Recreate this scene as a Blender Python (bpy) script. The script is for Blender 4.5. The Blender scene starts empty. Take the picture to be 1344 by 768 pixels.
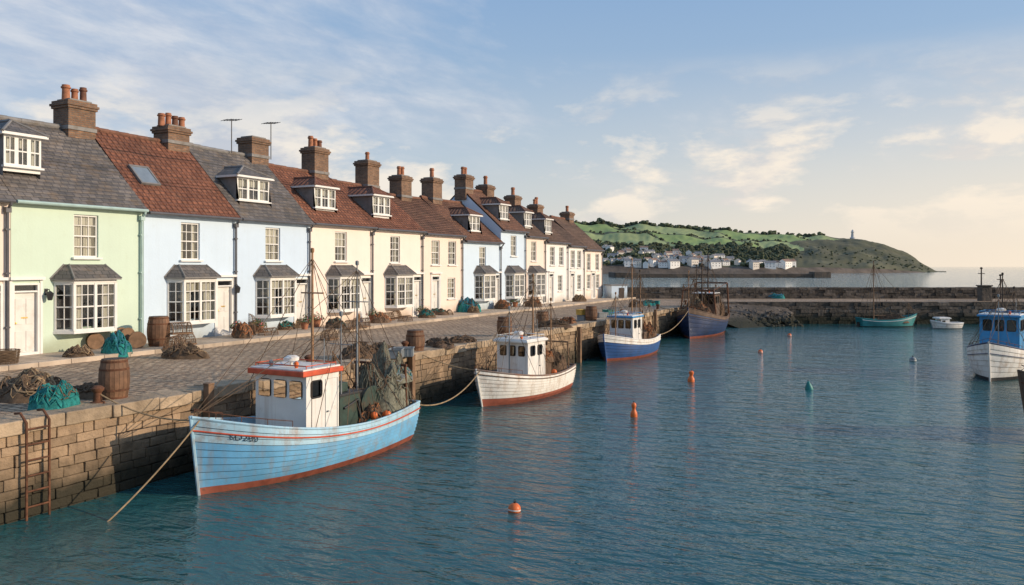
import bpy, math, random
from mathutils import Vector, Matrix, noise
random.seed(7)
R=random.random
def U(a,b): return a+(b-a)*random.random()
scene=bpy.context.scene
COL=scene.collection
TH=math.radians(26.8); CT,ST=math.cos(TH),math.sin(TH)
CZ=2.8; WL=-1.75; F=1045.0
XQ=-14.3; XH=-24.0
def C(lat,d): return (lat*CT-d*ST, d*CT+lat*ST)
def P(px,py,z=0.0):   # survey point: bearing/declination measured in the photo -> position on the plane z
    d=(CZ-z)*F/(py-350.0); return C((px-672)/F*d,d)

# ------------------------------------------------------------------ mesh builder
class MB:
    def __init__(s): s.v=[];s.f=[];s.m=[];s.uv=[];s.t=[];s.tint=0.5
    def vert(s,p): s.v.append(tuple(p)); return len(s.v)-1
    def face(s,idx,mat=0,uv=None):
        s.f.append(tuple(idx)); s.m.append(mat); s.uv.append(uv); s.t.append(s.tint)
    def poly(s,pts,mat=0,uv=None): s.face([s.vert(p) for p in pts],mat,uv)
    def box(s,c,sz,mat=0,rot=None,jit=0):
        hx,hy,hz=sz[0]/2,sz[1]/2,sz[2]/2; c=Vector(c)
        pts=[Vector((x,y,z)) for z in(-hz,hz) for y in(-hy,hy) for x in(-hx,hx)]
        if rot is not None: pts=[rot@p for p in pts]
        if jit: pts=[p+Vector((U(-jit,jit),U(-jit,jit),U(-jit,jit))) for p in pts]
        b=[s.vert(c+p) for p in pts]
        for q in((0,2,3,1),(4,5,7,6),(0,1,5,4),(2,6,7,3),(0,4,6,2),(1,3,7,5)): s.face([b[i] for i in q],mat)
    def seg(s,p0,p1,z0,z1,th,mat=0):
        p0=Vector((p0[0],p0[1],0));p1=Vector((p1[0],p1[1],0)); d=(p1-p0); L=d.length
        a=math.atan2(d.y,d.x); c=(p0+p1)/2; c.z=(z0+z1)/2
        s.box(c,(L,th,z1-z0),mat,Matrix.Rotation(a,3,'Z'))
    def tube(s,pts,r,n=6,mat=0,closed=False,r2=None):
        pts=[Vector(p) for p in pts]; N=len(pts); rings=[]
        prev=None
        for i,p in enumerate(pts):
            if closed: t=pts[(i+1)%N]-pts[i-1]
            else: t=pts[min(i+1,N-1)]-pts[max(i-1,0)]
            if t.length<1e-7: t=Vector((0,0,1))
            t.normalize()
            if prev is None:
                a=Vector((0,0,1)) if abs(t.z)<.9 else Vector((1,0,0))
                nx=t.cross(a).normalized()
            else:
                nx=(prev-t*prev.dot(t))
                if nx.length<1e-5: nx=t.orthogonal()
                nx.normalize()
            prev=nx; ny=t.cross(nx)
            rr=r if r2 is None else r+(r2-r)*i/max(1,N-1)
            rings.append([s.vert(p+nx*rr*math.cos(2*math.pi*k/n)+ny*rr*math.sin(2*math.pi*k/n)) for k in range(n)])
        M_=N if closed else N-1
        for i in range(M_):
            a,b=rings[i],rings[(i+1)%N]
            for k in range(n): s.face((a[k],a[(k+1)%n],b[(k+1)%n],b[k]),mat)
        if not closed: s.face(rings[0][::-1],mat); s.face(rings[-1],mat)
    def lathe(s,prof,c=(0,0,0),n=20,mat=0,ax=None):
        c=Vector(c); rings=[]
        for r,z in prof:
            ring=[]
            for k in range(n):
                p=Vector((r*math.cos(2*math.pi*k/n),r*math.sin(2*math.pi*k/n),z))
                if ax is not None: p=ax@p
                ring.append(s.vert(c+p))
            rings.append(ring)
        for a,b in zip(rings,rings[1:]):
            for k in range(n): s.face((a[k],a[(k+1)%n],b[(k+1)%n],b[k]),mat)
        s.face(rings[0][::-1],mat); s.face(rings[-1],mat)
    def blob(s,c,r,mat=0,nu=10,nv=6,jit=.15,fl=1.0,seed=0):
        c=Vector(c); rings=[]
        for j in range(nv+1):
            ph=math.pi*j/nv; ring=[]
            for i in range(nu):
                a=2*math.pi*i/nu
                p=Vector((math.sin(ph)*math.cos(a),math.sin(ph)*math.sin(a),math.cos(ph)))
                q=1+jit*noise.noise(p*1.7+Vector((seed*3.1,seed,0)))*2
                ring.append(s.vert(c+Vector((p.x*r*q,p.y*r*q,p.z*r*q*fl))))
            rings.append(ring)
        for a,b in zip(rings,rings[1:]):
            for k in range(nu): s.face((a[k],b[k],b[(k+1)%nu],a[(k+1)%nu]),mat)
    def wallface(s,o,u,n,W,H,holes,depth=.12,mat=0):
        o=Vector(o);u=Vector(u);n=Vector(n);z=Vector((0,0,1))
        us=sorted({0,W}|{h[0] for h in holes}|{h[1] for h in holes}); zs=sorted({0,H}|{h[2] for h in holes}|{h[3] for h in holes})
        for a,b in zip(us,us[1:]):
            for c_,d in zip(zs,zs[1:]):
                mu,mz=(a+b)/2,(c_+d)/2
                if any(h[0]<mu<h[1] and h[2]<mz<h[3] for h in holes): continue
                s.poly([o+u*a+z*c_,o+u*b+z*c_,o+u*b+z*d,o+u*a+z*d],mat)
        for a,b,c_,d in holes:
            q=[o+u*a+z*c_,o+u*b+z*c_,o+u*b+z*d,o+u*a+z*d]
            for i in range(4):
                s.poly([q[i],q[i]-n*depth,q[(i+1)%4]-n*depth,q[(i+1)%4]],mat)
    def build(s,name,mats,parent=None,loc=(0,0,0),rot=(0,0,0),smooth=False,ang=35,bevel=0,label=None,cat=None,group=None,kind=None):
        me=bpy.data.meshes.new(name); me.from_pydata(s.v,[],s.f)
        if not isinstance(mats,(list,tuple)): mats=[mats]
        for m in mats: me.materials.append(m)
        me.polygons.foreach_set('material_index',s.m)
        if any(u is not None for u in s.uv):
            ul=me.uv_layers.new(name='UVMap')
            for p,uv in zip(me.polygons,s.uv):
                if uv:
                    for li,q in zip(p.loop_indices,uv): ul.data[li].uv=q
        at=me.attributes.new('tint','FLOAT','FACE'); at.data.foreach_set('value',s.t)
        me.update()
        if smooth:
            me.polygons.foreach_set('use_smooth',[True]*len(me.polygons)); me.set_sharp_from_angle(angle=math.radians(ang))
        ob=bpy.data.objects.new(name,me); COL.objects.link(ob)
        ob.location=loc; ob.rotation_euler=rot
        if parent is not None: ob.parent=parent
        if bevel:
            b=ob.modifiers.new('bevel','BEVEL'); b.width=bevel; b.segments=2; b.limit_method='ANGLE'
        tag(ob,label,cat,group,kind); return ob
def tag(ob,label=None,cat=None,group=None,kind=None):
    if label: ob['label']=label
    if cat: ob['category']=cat
    if group: ob['group']=group
    if kind: ob['kind']=kind
def empty(name,loc,label,cat,rz=0,group=None):
    e=bpy.data.objects.new(name,None); COL.objects.link(e); e.location=loc; e.rotation_euler=(0,0,rz); e.empty_display_size=.3
    tag(e,label,cat,group); return e
def dup(ob,loc,rot=(0,0,0),sc=1,label=None):
    n=ob.copy(); COL.objects.link(n); n.location=loc; n.rotation_euler=rot; n.scale=(sc,)*3
    if label: n['label']=label
    for ch in ob.children:
        c2=ch.copy(); COL.objects.link(c2); c2.parent=n
        for g in ch.children:
            g2=g.copy(); COL.objects.link(g2); g2.parent=c2
    return n

# ------------------------------------------------------------------ materials
class NT:
    def __init__(s,name):
        s.m=bpy.data.materials.new(name); s.m.use_nodes=True; s.n=s.m.node_tree.nodes; s.l=s.m.node_tree.links
        s.b=s.n['Principled BSDF']; s.out=s.n['Material Output']
    def a(s,t,**k):
        x=s.n.new(t)
        for q,v in k.items():
            if q in x.inputs.keys(): x.inputs[q].default_value=v
            else: setattr(x,q,v)
        return x
    def k(s,a,b): s.l.new(a,b)
def math_(t,op,a,b=None,clamp=False):
    x=t.n.new('ShaderNodeMath'); x.operation=op; x.use_clamp=clamp
    for i,q in enumerate((a,b)):
        if q is None: continue
        if isinstance(q,(int,float)): x.inputs[i].default_value=q
        else: t.l.new(q,x.inputs[i])
    return x.outputs[0]
def mixc(t,fac,a,b,mode='MIX'):
    x=t.n.new('ShaderNodeMix'); x.data_type='RGBA'; x.blend_type=mode
    for i,q in ((0,fac),(6,a),(7,b)):
        if isinstance(q,(int,float)): x.inputs[i].default_value=q
        elif isinstance(q,(tuple,list)): x.inputs[i].default_value=(*q[:3],1)
        else: t.l.new(q,x.inputs[i])
    return x.outputs[2]
def ramp(t,fac,a,b):
    x=t.n.new('ShaderNodeMapRange'); x.inputs['From Min'].default_value=a; x.inputs['From Max'].default_value=b
    t.l.new(fac,x.inputs['Value']); return x.outputs[0]
def nz(t,vec,scale,detail=4,rough=.55,dist=0):
    x=t.a('ShaderNodeTexNoise',Scale=scale,Detail=detail,Roughness=rough,Distortion=dist); t.k(vec,x.inputs['Vector']); return x.outputs['Fac']
def mapv(t,vec,sc=(1,1,1),rot=(0,0,0)):
    x=t.a('ShaderNodeMapping'); x.inputs['Scale'].default_value=sc; x.inputs['Rotation'].default_value=rot; t.k(vec,x.inputs['Vector']); return x.outputs[0]
def setbump(t,h,strength,dist):
    b=t.a('ShaderNodeBump',Strength=strength,Distance=dist); t.k(h,b.inputs['Height']); t.k(b.outputs[0],t.b.inputs['Normal'])
def M(name,col,rough=.7,var=.25,vs=3,bs=25,bstr=.4,bd=.01,metal=0,dirt=None,dlo=.55,dhi=.7,tint=0,zd=None,streak=0,spec=.4,ds=2.2):
    t=NT(name); tc=t.a('ShaderNodeTexCoord').outputs['Object']; geo=t.a('ShaderNodeNewGeometry')
    n1=nz(t,tc,vs,6)
    c=mixc(t,ramp(t,n1,.3,.7),[x*(1-var) for x in col],[min(.95,x*(1+var)) for x in col])
    if tint:
        at=t.a('ShaderNodeAttribute',attribute_name='tint')
        g=math_(t,'MULTIPLY_ADD',at.outputs['Fac'],2*tint); g.node.inputs[2].default_value=1-tint
        cc=t.a('ShaderNodeCombineColor')
        for i in range(3): t.k(g,cc.inputs[i])
        c=mixc(t,1.0,c,cc.outputs[0],'MULTIPLY')
    if streak:
        sv=mapv(t,tc,(6,6,.35)); n3=nz(t,sv,1.0,5,.6)
        c=mixc(t,math_(t,'MULTIPLY',ramp(t,n3,.5,.75),streak),c,dirt if dirt else [x*.45 for x in col])
    if dirt:
        n2=nz(t,tc,ds,7,.7); c=mixc(t,math_(t,'MULTIPLY',ramp(t,n2,dlo,dhi),.75),c,dirt)
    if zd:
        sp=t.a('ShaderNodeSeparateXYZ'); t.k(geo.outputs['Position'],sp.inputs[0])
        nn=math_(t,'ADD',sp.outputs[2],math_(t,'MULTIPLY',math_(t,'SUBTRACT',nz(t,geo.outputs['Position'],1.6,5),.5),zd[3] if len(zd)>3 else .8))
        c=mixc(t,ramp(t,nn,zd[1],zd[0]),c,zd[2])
    t.k(c,t.b.inputs['Base Color']); t.b.inputs['Roughness'].default_value=rough; t.b.inputs['Metallic'].default_value=metal
    t.b.inputs['Specular IOR Level'].default_value=spec
    if bstr: setbump(t,nz(t,tc,bs,5,.6),bstr,bd)
    return t.m
def wallpaint(name,col):
    return M(name,col,.85,.035,.8,14,.4,.010,dirt=[col[0]*.80,col[1]*.76,col[2]*.70],dlo=.58,dhi=.95,zd=(0.1,.7,[col[0]*.62,col[1]*.57,col[2]*.50],.7),streak=.13)
def brickmat(name,c1,c2,mortar,bw,bh,ms,mode='XZ',bstr=.8,bd=.02,rough=.85,moss=None,mossr=(.55,.75),warp=0,extra=0,dark=.55,big=.7):
    t=NT(name); tc=t.a('ShaderNodeTexCoord').outputs['UV' if mode=='UV' else 'Object']
    if mode=='XZ':
        sp=t.a('ShaderNodeSeparateXYZ'); t.k(tc,sp.inputs[0]); cb=t.a('ShaderNodeCombineXYZ')
        t.k(math_(t,'ADD',sp.outputs[0],sp.outputs[1]),cb.inputs[0]); t.k(sp.outputs[2],cb.inputs[1]); v=cb.outputs[0]
    else: v=tc
    if warp:
        nn=t.a('ShaderNodeTexNoise',Scale=1.1,Detail=2); t.k(tc,nn.inputs['Vector'])
        vm=t.a('ShaderNodeVectorMath',operation='MULTIPLY_ADD'); t.k(nn.outputs['Color'],vm.inputs[0]); vm.inputs[1].default_value=(warp,)*3; t.k(v,vm.inputs[2]); v=vm.outputs[0]
    b=t.a('ShaderNodeTexBrick',Scale=1.0); b.inputs['Brick Width'].default_value=bw; b.inputs['Row Height'].default_value=bh; b.inputs['Mortar Size'].default_value=ms; b.inputs['Mortar Smooth'].default_value=.4
    b.inputs['Color1'].default_value=(*c1,1); b.inputs['Color2'].default_value=(*c2,1); b.inputs['Mortar'].default_value=(*mortar,1); b.inputs['Bias'].default_value=0
    t.k(v,b.inputs['Vector'])
    n1=nz(t,tc,big,6,.65); n0=nz(t,tc,9,4)
    c=mixc(t,ramp(t,n1,.35,.7),b.outputs['Color'],mixc(t,1.0,b.outputs['Color'],(dark,dark,dark*1.0),'MULTIPLY'))
    c=mixc(t,ramp(t,n0,.45,.75),c,mixc(t,1.0,c,(1.45,1.38,1.25),'MULTIPLY'))
    if moss: c=mixc(t,math_(t,'MULTIPLY',ramp(t,nz(t,tc,1.7,7,.7),*mossr),.7),c,moss)
    t.k(c,t.b.inputs['Base Color']); t.b.inputs['Roughness'].default_value=rough
    h=math_(t,'ADD',math_(t,'MULTIPLY',b.outputs['Fac'],-1.0),math_(t,'MULTIPLY',nz(t,tc,18 if mode!='OBJ' else 5,4),.7 if mode!='OBJ' else 1.4))
    if extra:
        sx=t.a('ShaderNodeSeparateXYZ'); t.k(v,sx.inputs[0])
        h=math_(t,'ADD',h,math_(t,'MULTIPLY',math_(t,'SINE',math_(t,'MULTIPLY',sx.outputs[0],2*math.pi/extra)),1.1))
    setbump(t,h,bstr,bd); return t.m
def glassmat(name,tint,base):
    t=NT(name); tr=t.a('ShaderNodeBsdfTransparent'); tr.inputs[0].default_value=(*tint,1)
    gl=t.a('ShaderNodeBsdfGlossy',Roughness=.04); fr=t.a('ShaderNodeFresnel',IOR=1.6)
    tc=t.a('ShaderNodeTexCoord').outputs['Object']; b=t.a('ShaderNodeBump',Strength=.25,Distance=.01); t.k(nz(t,tc,2.5,2),b.inputs['Height']); t.k(b.outputs[0],gl.inputs['Normal'])
    mx=t.a('ShaderNodeMixShader'); t.k(math_(t,'ADD',fr.outputs[0],base),mx.inputs[0]); t.k(tr.outputs[0],mx.inputs[1]); t.k(gl.outputs[0],mx.inputs[2]); t.k(mx.outputs[0],t.out.inputs[0])
    return t.m
GLASS=glassmat('window_glass',(.8,.84,.84),.10); BGLASS=glassmat('wheelhouse_glass',(.09,.10,.10),.05)
W_GREEN=wallpaint('render_mint',(.56,.68,.56)); W_BLUE=wallpaint('render_pale_blue',(.55,.67,.80)); W_BLUE2=wallpaint('render_powder_blue',(.57,.69,.81))
W_CREAM=wallpaint('render_cream',(.78,.665,.585)); W_CREAM2=wallpaint('render_pale_cream',(.82,.71,.63)); W_WHITE=wallpaint('render_white',(.77,.75,.73)); W_PEACH=wallpaint('render_peach',(.79,.66,.57))
R_SLATE=brickmat('slate_roof',(.10,.092,.088),(.18,.16,.15),(.03,.03,.03),.26,.2,.012,'UV',.7,.02,.65,moss=(.18,.12,.065),mossr=(.5,.72))
R_RED=brickmat('clay_tile_roof',(.19,.072,.04),(.29,.118,.068),(.05,.02,.015),.24,.2,.015,'UV',1,.035,.85,moss=(.09,.065,.045),extra=.24)
R_BROWN=brickmat('brown_tile_roof',(.17,.08,.052),(.25,.125,.08),(.05,.025,.015),.24,.2,.015,'UV',1,.035,.85,moss=(.11,.09,.055),extra=.24)
R_DARK=brickmat('dark_tile_roof',(.15,.09,.065),(.21,.13,.09),(.04,.025,.02),.24,.2,.015,'UV',1,.035,.85,moss=(.12,.10,.06),extra=.24)
BRICK=brickmat('chimney_brick',(.18,.10,.062),(.29,.165,.10),(.20,.17,.14),.225,.075,.012,'XZ',.8,.012,.9,moss=(.07,.06,.05))
POT=M('terracotta_pot',(.36,.15,.08),.8,.3,6,20,.3,dirt=(.08,.05,.04))
RIDGE=M('ridge_tile',(.18,.085,.055),.85,.35,5,20,.4,dirt=(.08,.06,.045))
LEAD=M('lead_flashing',(.20,.19,.18),.55,.2,4,10,.3,dirt=(.12,.09,.06))
WHITE=M('white_gloss_paint',(.74,.73,.70),.45,.06,3,30,.15,.004,dirt=(.5,.45,.38),dlo=.58,dhi=.85)
DOORW=M('door_paint_offwhite',(.66,.64,.60),.5,.08,3,30,.15,.004,dirt=(.4,.36,.3),dlo=.55,dhi=.8)
WHITEW=M('weathered_white_paint',(.74,.72,.68),.5,.08,2,18,.25,.006,dirt=(.36,.23,.14),dlo=.58,dhi=.78,streak=.5)
CURT=M('curtain_cloth',(.72,.66,.56),.95,.08,2,40,.3)
INT=M('room_interior',(.10,.085,.07),.95,.4,1.5,5,.1)
PIPE=M('drainpipe_iron',(.09,.09,.10),.5,.2)
PIPEL=M('drainpipe_pale',(.35,.48,.46),.5,.15)
IRON=M('black_iron',(.03,.03,.032),.5,.3)
DGREEN=M('dark_green_machinery',(.025,.05,.04),.55,.3,6,25,.4,dirt=(.10,.055,.03),dlo=.5,dhi=.7)
RUST=M('rusty_iron',(.12,.05,.025),.85,.5,9,30,.6,dirt=(.04,.028,.02))
BRASS=M('brass',(.6,.42,.16),.35,.2,metal=1)
WOOD=M('weathered_wood',(.20,.12,.07),.8,.35,5,30,.5,dirt=(.08,.05,.03))
DARKW=M('tarred_wood',(.055,.04,.032),.7,.4,5,30,.5)
MASTW=M('varnished_spar',(.32,.17,.08),.5,.3,5,30,.2,dirt=(.12,.07,.04))
DECKM=M('deck_planks',(.24,.18,.13),.75,.3,4,20,.4,dirt=(.09,.06,.04))
ROPE=M('hemp_rope',(.30,.21,.12),.95,.35,8,60,.8)
ROPED=M('tarred_rope',(.12,.08,.05),.95,.4,8,60,.8)
ROPEB=M('blue_rope',(.05,.20,.30),.9,.3,8,60,.8)
NETT=M('teal_net',(.02,.20,.19),.95,.5,14,70,1,.02)
NETG=M('grey_green_net',(.19,.19,.145),.95,.45,12,70,1,.02,dirt=(.16,.10,.06))
NETB=M('brown_net',(.15,.095,.06),.95,.5,14,70,1,.02,dirt=(.05,.035,.025))
NETO=M('orange_net',(.38,.15,.06),.9,.45,14,70,1,.02)
ORANGE=M('orange_plastic',(.68,.15,.035),.45,.2,5,20,.1,dirt=(.25,.07,.03))
YELL=M('yellow_plastic',(.55,.36,.08),.5,.2)
TEALP=M('teal_plastic',(.01,.18,.17),.45,.2)
RUBBER=M('black_rubber',(.02,.02,.02),.75,.3)
GREYP=M('grey_plastic',(.22,.24,.25),.6,.2)
REDP=M('red_paint',(.54,.085,.035),.55,.25,4,20,.2,dirt=(.24,.06,.04))
ANTI=M('antifouling_red',(.27,.075,.045),.75,.35,4,20,.3,dirt=(.09,.06,.04),ds=4)
SEAM=M('plank_lap_shadow',(.08,.14,.20),.8,.3,6); LAPSHADEW=M('plank_lap_shadow_pale',(.46,.41,.34),.8,.3,6); LAPSHADED=M('plank_lap_shadow_dark',(.015,.02,.03),.8,.3,6)  # painted shadow lines for the clinker laps, toned to each hull colour
BLUEH=M('hull_blue',(.13,.36,.58),.5,.18,2,18,.35,.008,dirt=(.24,.19,.14),dlo=.52,dhi=.74,streak=.55)
LBLUE=M('hull_light_blue',(.34,.54,.66),.5,.12,2,18,.35,.008,dirt=(.27,.16,.09),dlo=.48,dhi=.70,streak=.6)
NAVY=M('hull_navy',(.014,.035,.10),.5,.25,2,18,.3,.006,dirt=(.05,.04,.04),dlo=.6,dhi=.85,streak=.2)
BRIGHTB=M('hull_royal_blue',(.02,.08,.24),.5,.2,2,18,.3,.006,dirt=(.10,.09,.09),dlo=.62,dhi=.85,streak=.2)
HWHITE=M('hull_white',(.72,.70,.65),.5,.1,2,18,.35,.008,dirt=(.34,.22,.13),dlo=.50,dhi=.76,streak=.65)
TEALH=M('hull_teal',(.02,.20,.21),.5,.2,2,18,.3,streak=.3)
DARKH=M('hull_black',(.03,.03,.034),.55,.3,2,18,.3,dirt=(.16,.08,.04),dlo=.55,dhi=.75)
BROWNH=M('superstructure_brown',(.12,.075,.05),.7,.3,3,18,.3,dirt=(.05,.03,.02),streak=.5)
CABB=M('cabin_blue',(.035,.25,.52),.5,.15,3,18,.2,dirt=(.15,.2,.24),streak=.2)
LEAF=M('leaf_green',(.07,.12,.035),.8,.5,12,30,.5)
FLOW=M('flower_pink',(.55,.12,.14),.8,.3,9,30,.3)
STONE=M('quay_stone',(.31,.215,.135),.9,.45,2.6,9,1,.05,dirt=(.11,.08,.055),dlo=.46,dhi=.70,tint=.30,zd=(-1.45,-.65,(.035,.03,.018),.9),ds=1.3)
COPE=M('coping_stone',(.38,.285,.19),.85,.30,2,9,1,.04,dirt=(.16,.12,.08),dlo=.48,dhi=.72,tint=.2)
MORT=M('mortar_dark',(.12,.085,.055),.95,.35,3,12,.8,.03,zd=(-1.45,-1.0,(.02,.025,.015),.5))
DSTONE=M('breakwater_stone',(.115,.095,.078),.95,.4,1.2,5,1,.08,dirt=(.06,.052,.042),dlo=.46,dhi=.68,tint=.4,zd=(-1.35,-.8,(.03,.03,.018),.5))
COBB=brickmat('cobbled_setts',(.36,.245,.155),(.56,.41,.275),(.12,.08,.05),.30,.19,.024,'OBJ',1,.06,.75,moss=(.22,.16,.10),mossr=(.5,.8),warp=.3,dark=.66,big=.35)
PAVE=brickmat('pavement_slabs',(.44,.35,.265),(.52,.42,.32),(.17,.13,.10),.9,.6,.014,'OBJ',.5,.015,.8,dark=.75)
KERB=M('kerb_stone',(.43,.35,.27),.85,.2,2,14,.6,.02,tint=.2)

# ------------------------------------------------------------------ camera, light, world
cam=bpy.data.cameras.new('camera'); co=bpy.data.objects.new('camera',cam); COL.objects.link(co)
co.location=(0,0,CZ); co.rotation_euler=(math.radians(90),0,TH); cam.sensor_width=36; cam.lens=36*F/1344; cam.shift_y=-34/1344; cam.clip_end=60000; cam.clip_start=.1
scene.camera=co
AZ=math.radians(72); EL=math.radians(18)
S=Vector((math.sin(AZ)*math.cos(EL),math.cos(AZ)*math.cos(EL),math.sin(EL)))
sl=bpy.data.lights.new('sun','SUN'); sl.energy=4.1; sl.angle=math.radians(.6); sl.color=(1,.81,.60)
so=bpy.data.objects.new('sun',sl); COL.objects.link(so); so.rotation_euler=S.to_track_quat('Z','Y').to_euler(); so.location=(40,20,30)
scene.view_settings.view_transform='Standard'; scene.view_settings.look='None'; scene.view_settings.exposure=0
w=bpy.data.worlds.new('World'); scene.world=w; w.use_nodes=True
class WT: pass
t=WT(); t.n=w.node_tree.nodes; t.l=w.node_tree.links; t.a=NT.a.__get__(t); t.k=NT.k.__get__(t)
bg=t.n['Background']; bg.inputs[1].default_value=.125
sky=t.a('ShaderNodeTexSky'); sky.sky_type='NISHITA'; sky.sun_disc=False; sky.sun_elevation=EL; sky.sun_rotation=AZ; sky.air_density=1.0; sky.dust_density=1.0; sky.ozone_density=1.6
tc=t.a('ShaderNodeTexCoord').outputs['Generated']
sp=t.a('ShaderNodeSeparateXYZ'); t.k(tc,sp.inputs[0]); zz=math_(t,'MAXIMUM',sp.outputs[2],0.0)
den=math_(t,'ADD',zz,.14); cb=t.a('ShaderNodeCombineXYZ'); t.k(math_(t,'DIVIDE',sp.outputs[0],den),cb.inputs[0]); t.k(math_(t,'DIVIDE',sp.outputs[1],den),cb.inputs[1])
gr=mixc(t,ramp(t,zz,.0,.14),(5.5,5.5,5.4),(3.9,4.9,5.9)); gr=mixc(t,ramp(t,zz,.12,.38),gr,(2.1,3.6,6.0))
SKYC=mixc(t,.72,sky.outputs[0],gr)
# broken high cloud sheet: two scales multiplied so the sheet falls apart into soft rows
v1=mapv(t,cb.outputs[0],(1.0,.62,1),(0,0,math.radians(-50)))
veil=nz(t,v1,1.3,10,.60,.35); fine=nz(t,v1,5.5,8,.62,.2)
dl=t.a('ShaderNodeVectorMath',operation='DOT_PRODUCT'); t.k(tc,dl.inputs[0]); dl.inputs[1].default_value=(-math.sin(TH+.62),math.cos(TH+.62),0)
side=ramp(t,dl.outputs['Value'],.70,.98)
cov=math_(t,'ADD',math_(t,'ADD',math_(t,'MULTIPLY',veil,.78),math_(t,'MULTIPLY',fine,.24)),math_(t,'MULTIPLY',side,.22))
high=math_(t,'MULTIPLY',ramp(t,cov,.54,.76),ramp(t,zz,.06,.20))
vc=mapv(t,tc,(1,1,2.6)); cum=nz(t,vc,5.2,10,.58,.15)
band=math_(t,'MULTIPLY',ramp(t,zz,.02,.08),ramp(t,zz,.25,.14))
low=math_(t,'MULTIPLY',ramp(t,cum,.47,.56),band)
ofs=t.a('ShaderNodeVectorMath',operation='ADD'); t.k(vc,ofs.inputs[0]); ofs.inputs[1].default_value=(.03,.0,.06)
cum2=nz(t,ofs.outputs[0],5.2,10,.58,.15)
shade=ramp(t,math_(t,'SUBTRACT',cum,cum2),-.06,.07)
ccol=mixc(t,shade,(4.6,4.8,5.3),(7.7,7.0,6.1))
c1=mixc(t,math_(t,'MULTIPLY',high,.72),SKYC,mixc(t,ramp(t,fine,.38,.66),(4.0,4.5,5.5),(6.0,6.1,6.4)))
ds=t.a('ShaderNodeVectorMath',operation='DOT_PRODUCT'); t.k(tc,ds.inputs[0]); ds.inputs[1].default_value=(math.sin(AZ),math.cos(AZ),0)
warm=math_(t,'MULTIPLY',ramp(t,zz,.26,.0),ramp(t,ds.outputs['Value'],-.45,.42))
c2=mixc(t,math_(t,'MULTIPLY',low,.85),c1,ccol)
c3=mixc(t,math_(t,'MULTIPLY',warm,.78),c2,(8.5,7.1,5.5))
t.k(c3,bg.inputs[0])

# ------------------------------------------------------------------ water
def watermat():
    t=NT('sea_water'); geo=t.a('ShaderNodeNewGeometry').outputs['Position']
    t.b.inputs['Roughness'].default_value=.05; t.b.inputs['IOR'].default_value=1.42
    a=nz(t,mapv(t,geo,(.5,1.3,1),(0,0,-TH)),2.6,3,.5,.5); b=nz(t,mapv(t,geo,(.8,1.5,1),(0,0,-TH+.35)),7.5,3,.55); c=nz(t,mapv(t,geo,(.6,1.2,1),(0,0,-TH-.3)),.7,3)
    h=math_(t,'ADD',math_(t,'MULTIPLY',a,1.0),math_(t,'ADD',math_(t,'MULTIPLY',b,.26),math_(t,'MULTIPLY',c,1.2)))
    setbump(t,h,1.0,.078)
    n=nz(t,geo,.06,3); t.k(mixc(t,ramp(t,n,.35,.65),(.016,.080,.088),(.026,.112,.118)),t.b.inputs['Base Color'])
    return t.m
mb=MB(); a=25000
mb.poly([(-a,-a,WL),(a,-a,WL),(a,a,WL),(-a,a,WL)])
mb.build('water',watermat(),label='rippled teal harbour water reaching the open sea',cat='water',kind='structure')

# ------------------------------------------------------------------ ground, pavement
mb=MB()
pts=[(XQ-.35,-40),(XQ-.35,63.2),C(15.5,63.4),C(130,63.4),C(130,71),C(6,71),C(-20,95),(-160,110),(-160,-40)]
mb.poly([(p[0],p[1],0) for p in pts])
mb.build('ground',COBB,label='cobbled quayside of brown stone setts',cat='ground',kind='structure')
mb=MB(); mb.box((-23.0,20,.06),(2.2,100,.12))
mb.build('pavement',PAVE,loc=(0,0,.002),label='raised stone slab pavement along the terrace',cat='pavement',kind='structure')
mb=MB(); y=-28
while y<70:
    l=U(.8,1.1); mb.tint=R(); mb.box((-21.82,y+l/2,.065),(.15,l-.012,.145)); y+=l
mb.build('kerb',KERB,bevel=.012,label='worn stone kerb edging the pavement',cat='kerb',kind='structure')

# ------------------------------------------------------------------ quay wall
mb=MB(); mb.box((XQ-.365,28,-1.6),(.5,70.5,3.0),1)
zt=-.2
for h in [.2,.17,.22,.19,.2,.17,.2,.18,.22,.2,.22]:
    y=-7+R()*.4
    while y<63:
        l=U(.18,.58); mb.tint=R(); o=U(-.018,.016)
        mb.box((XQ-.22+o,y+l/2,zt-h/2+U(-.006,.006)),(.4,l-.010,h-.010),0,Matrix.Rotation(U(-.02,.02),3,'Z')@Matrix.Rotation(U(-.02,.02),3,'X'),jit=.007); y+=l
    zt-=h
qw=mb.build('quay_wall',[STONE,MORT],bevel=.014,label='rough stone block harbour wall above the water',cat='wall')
mb=MB(); y=-7
while y<63.2:
    l=U(.5,1.1); mb.tint=R(); mb.box((XQ-.34+U(-.025,.02),y+l/2,-.095+U(-.008,.025)),(.8,l-.012,.25),0,Matrix.Rotation(U(-.015,.015),3,'Y'),jit=.010); y+=l
mb.build('coping',COPE,parent=qw,bevel=.022)
def ccw(lat,d,z): x,y=C(lat,d); return (x,y,z)
RC=Matrix.Rotation(TH,3,'Z')
mb=MB(); mb.box(ccw(73,67,-1.7),(114.6,7.0,3.2),1,RC)
zt=-.02
for h in (.3,.26,.3,.28,.3,.3,.3):
    x=15.6
    while x<60:
        l=U(.35,1.1); mb.tint=R(); mb.box(ccw(x+l/2,63.35+U(-.08,.08),zt-h/2),(l-.02,.5,h-.02),0,RC,jit=.025); x+=l
    zt-=h
mb.box(ccw(90,63.3,-1.6),(60,.5,3.1),0,RC)
bw=mb.build('breakwater',[DSTONE,DSTONE],label='long dark stone breakwater closing the harbour',cat='breakwater')
mb=MB(); zt=0
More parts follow.
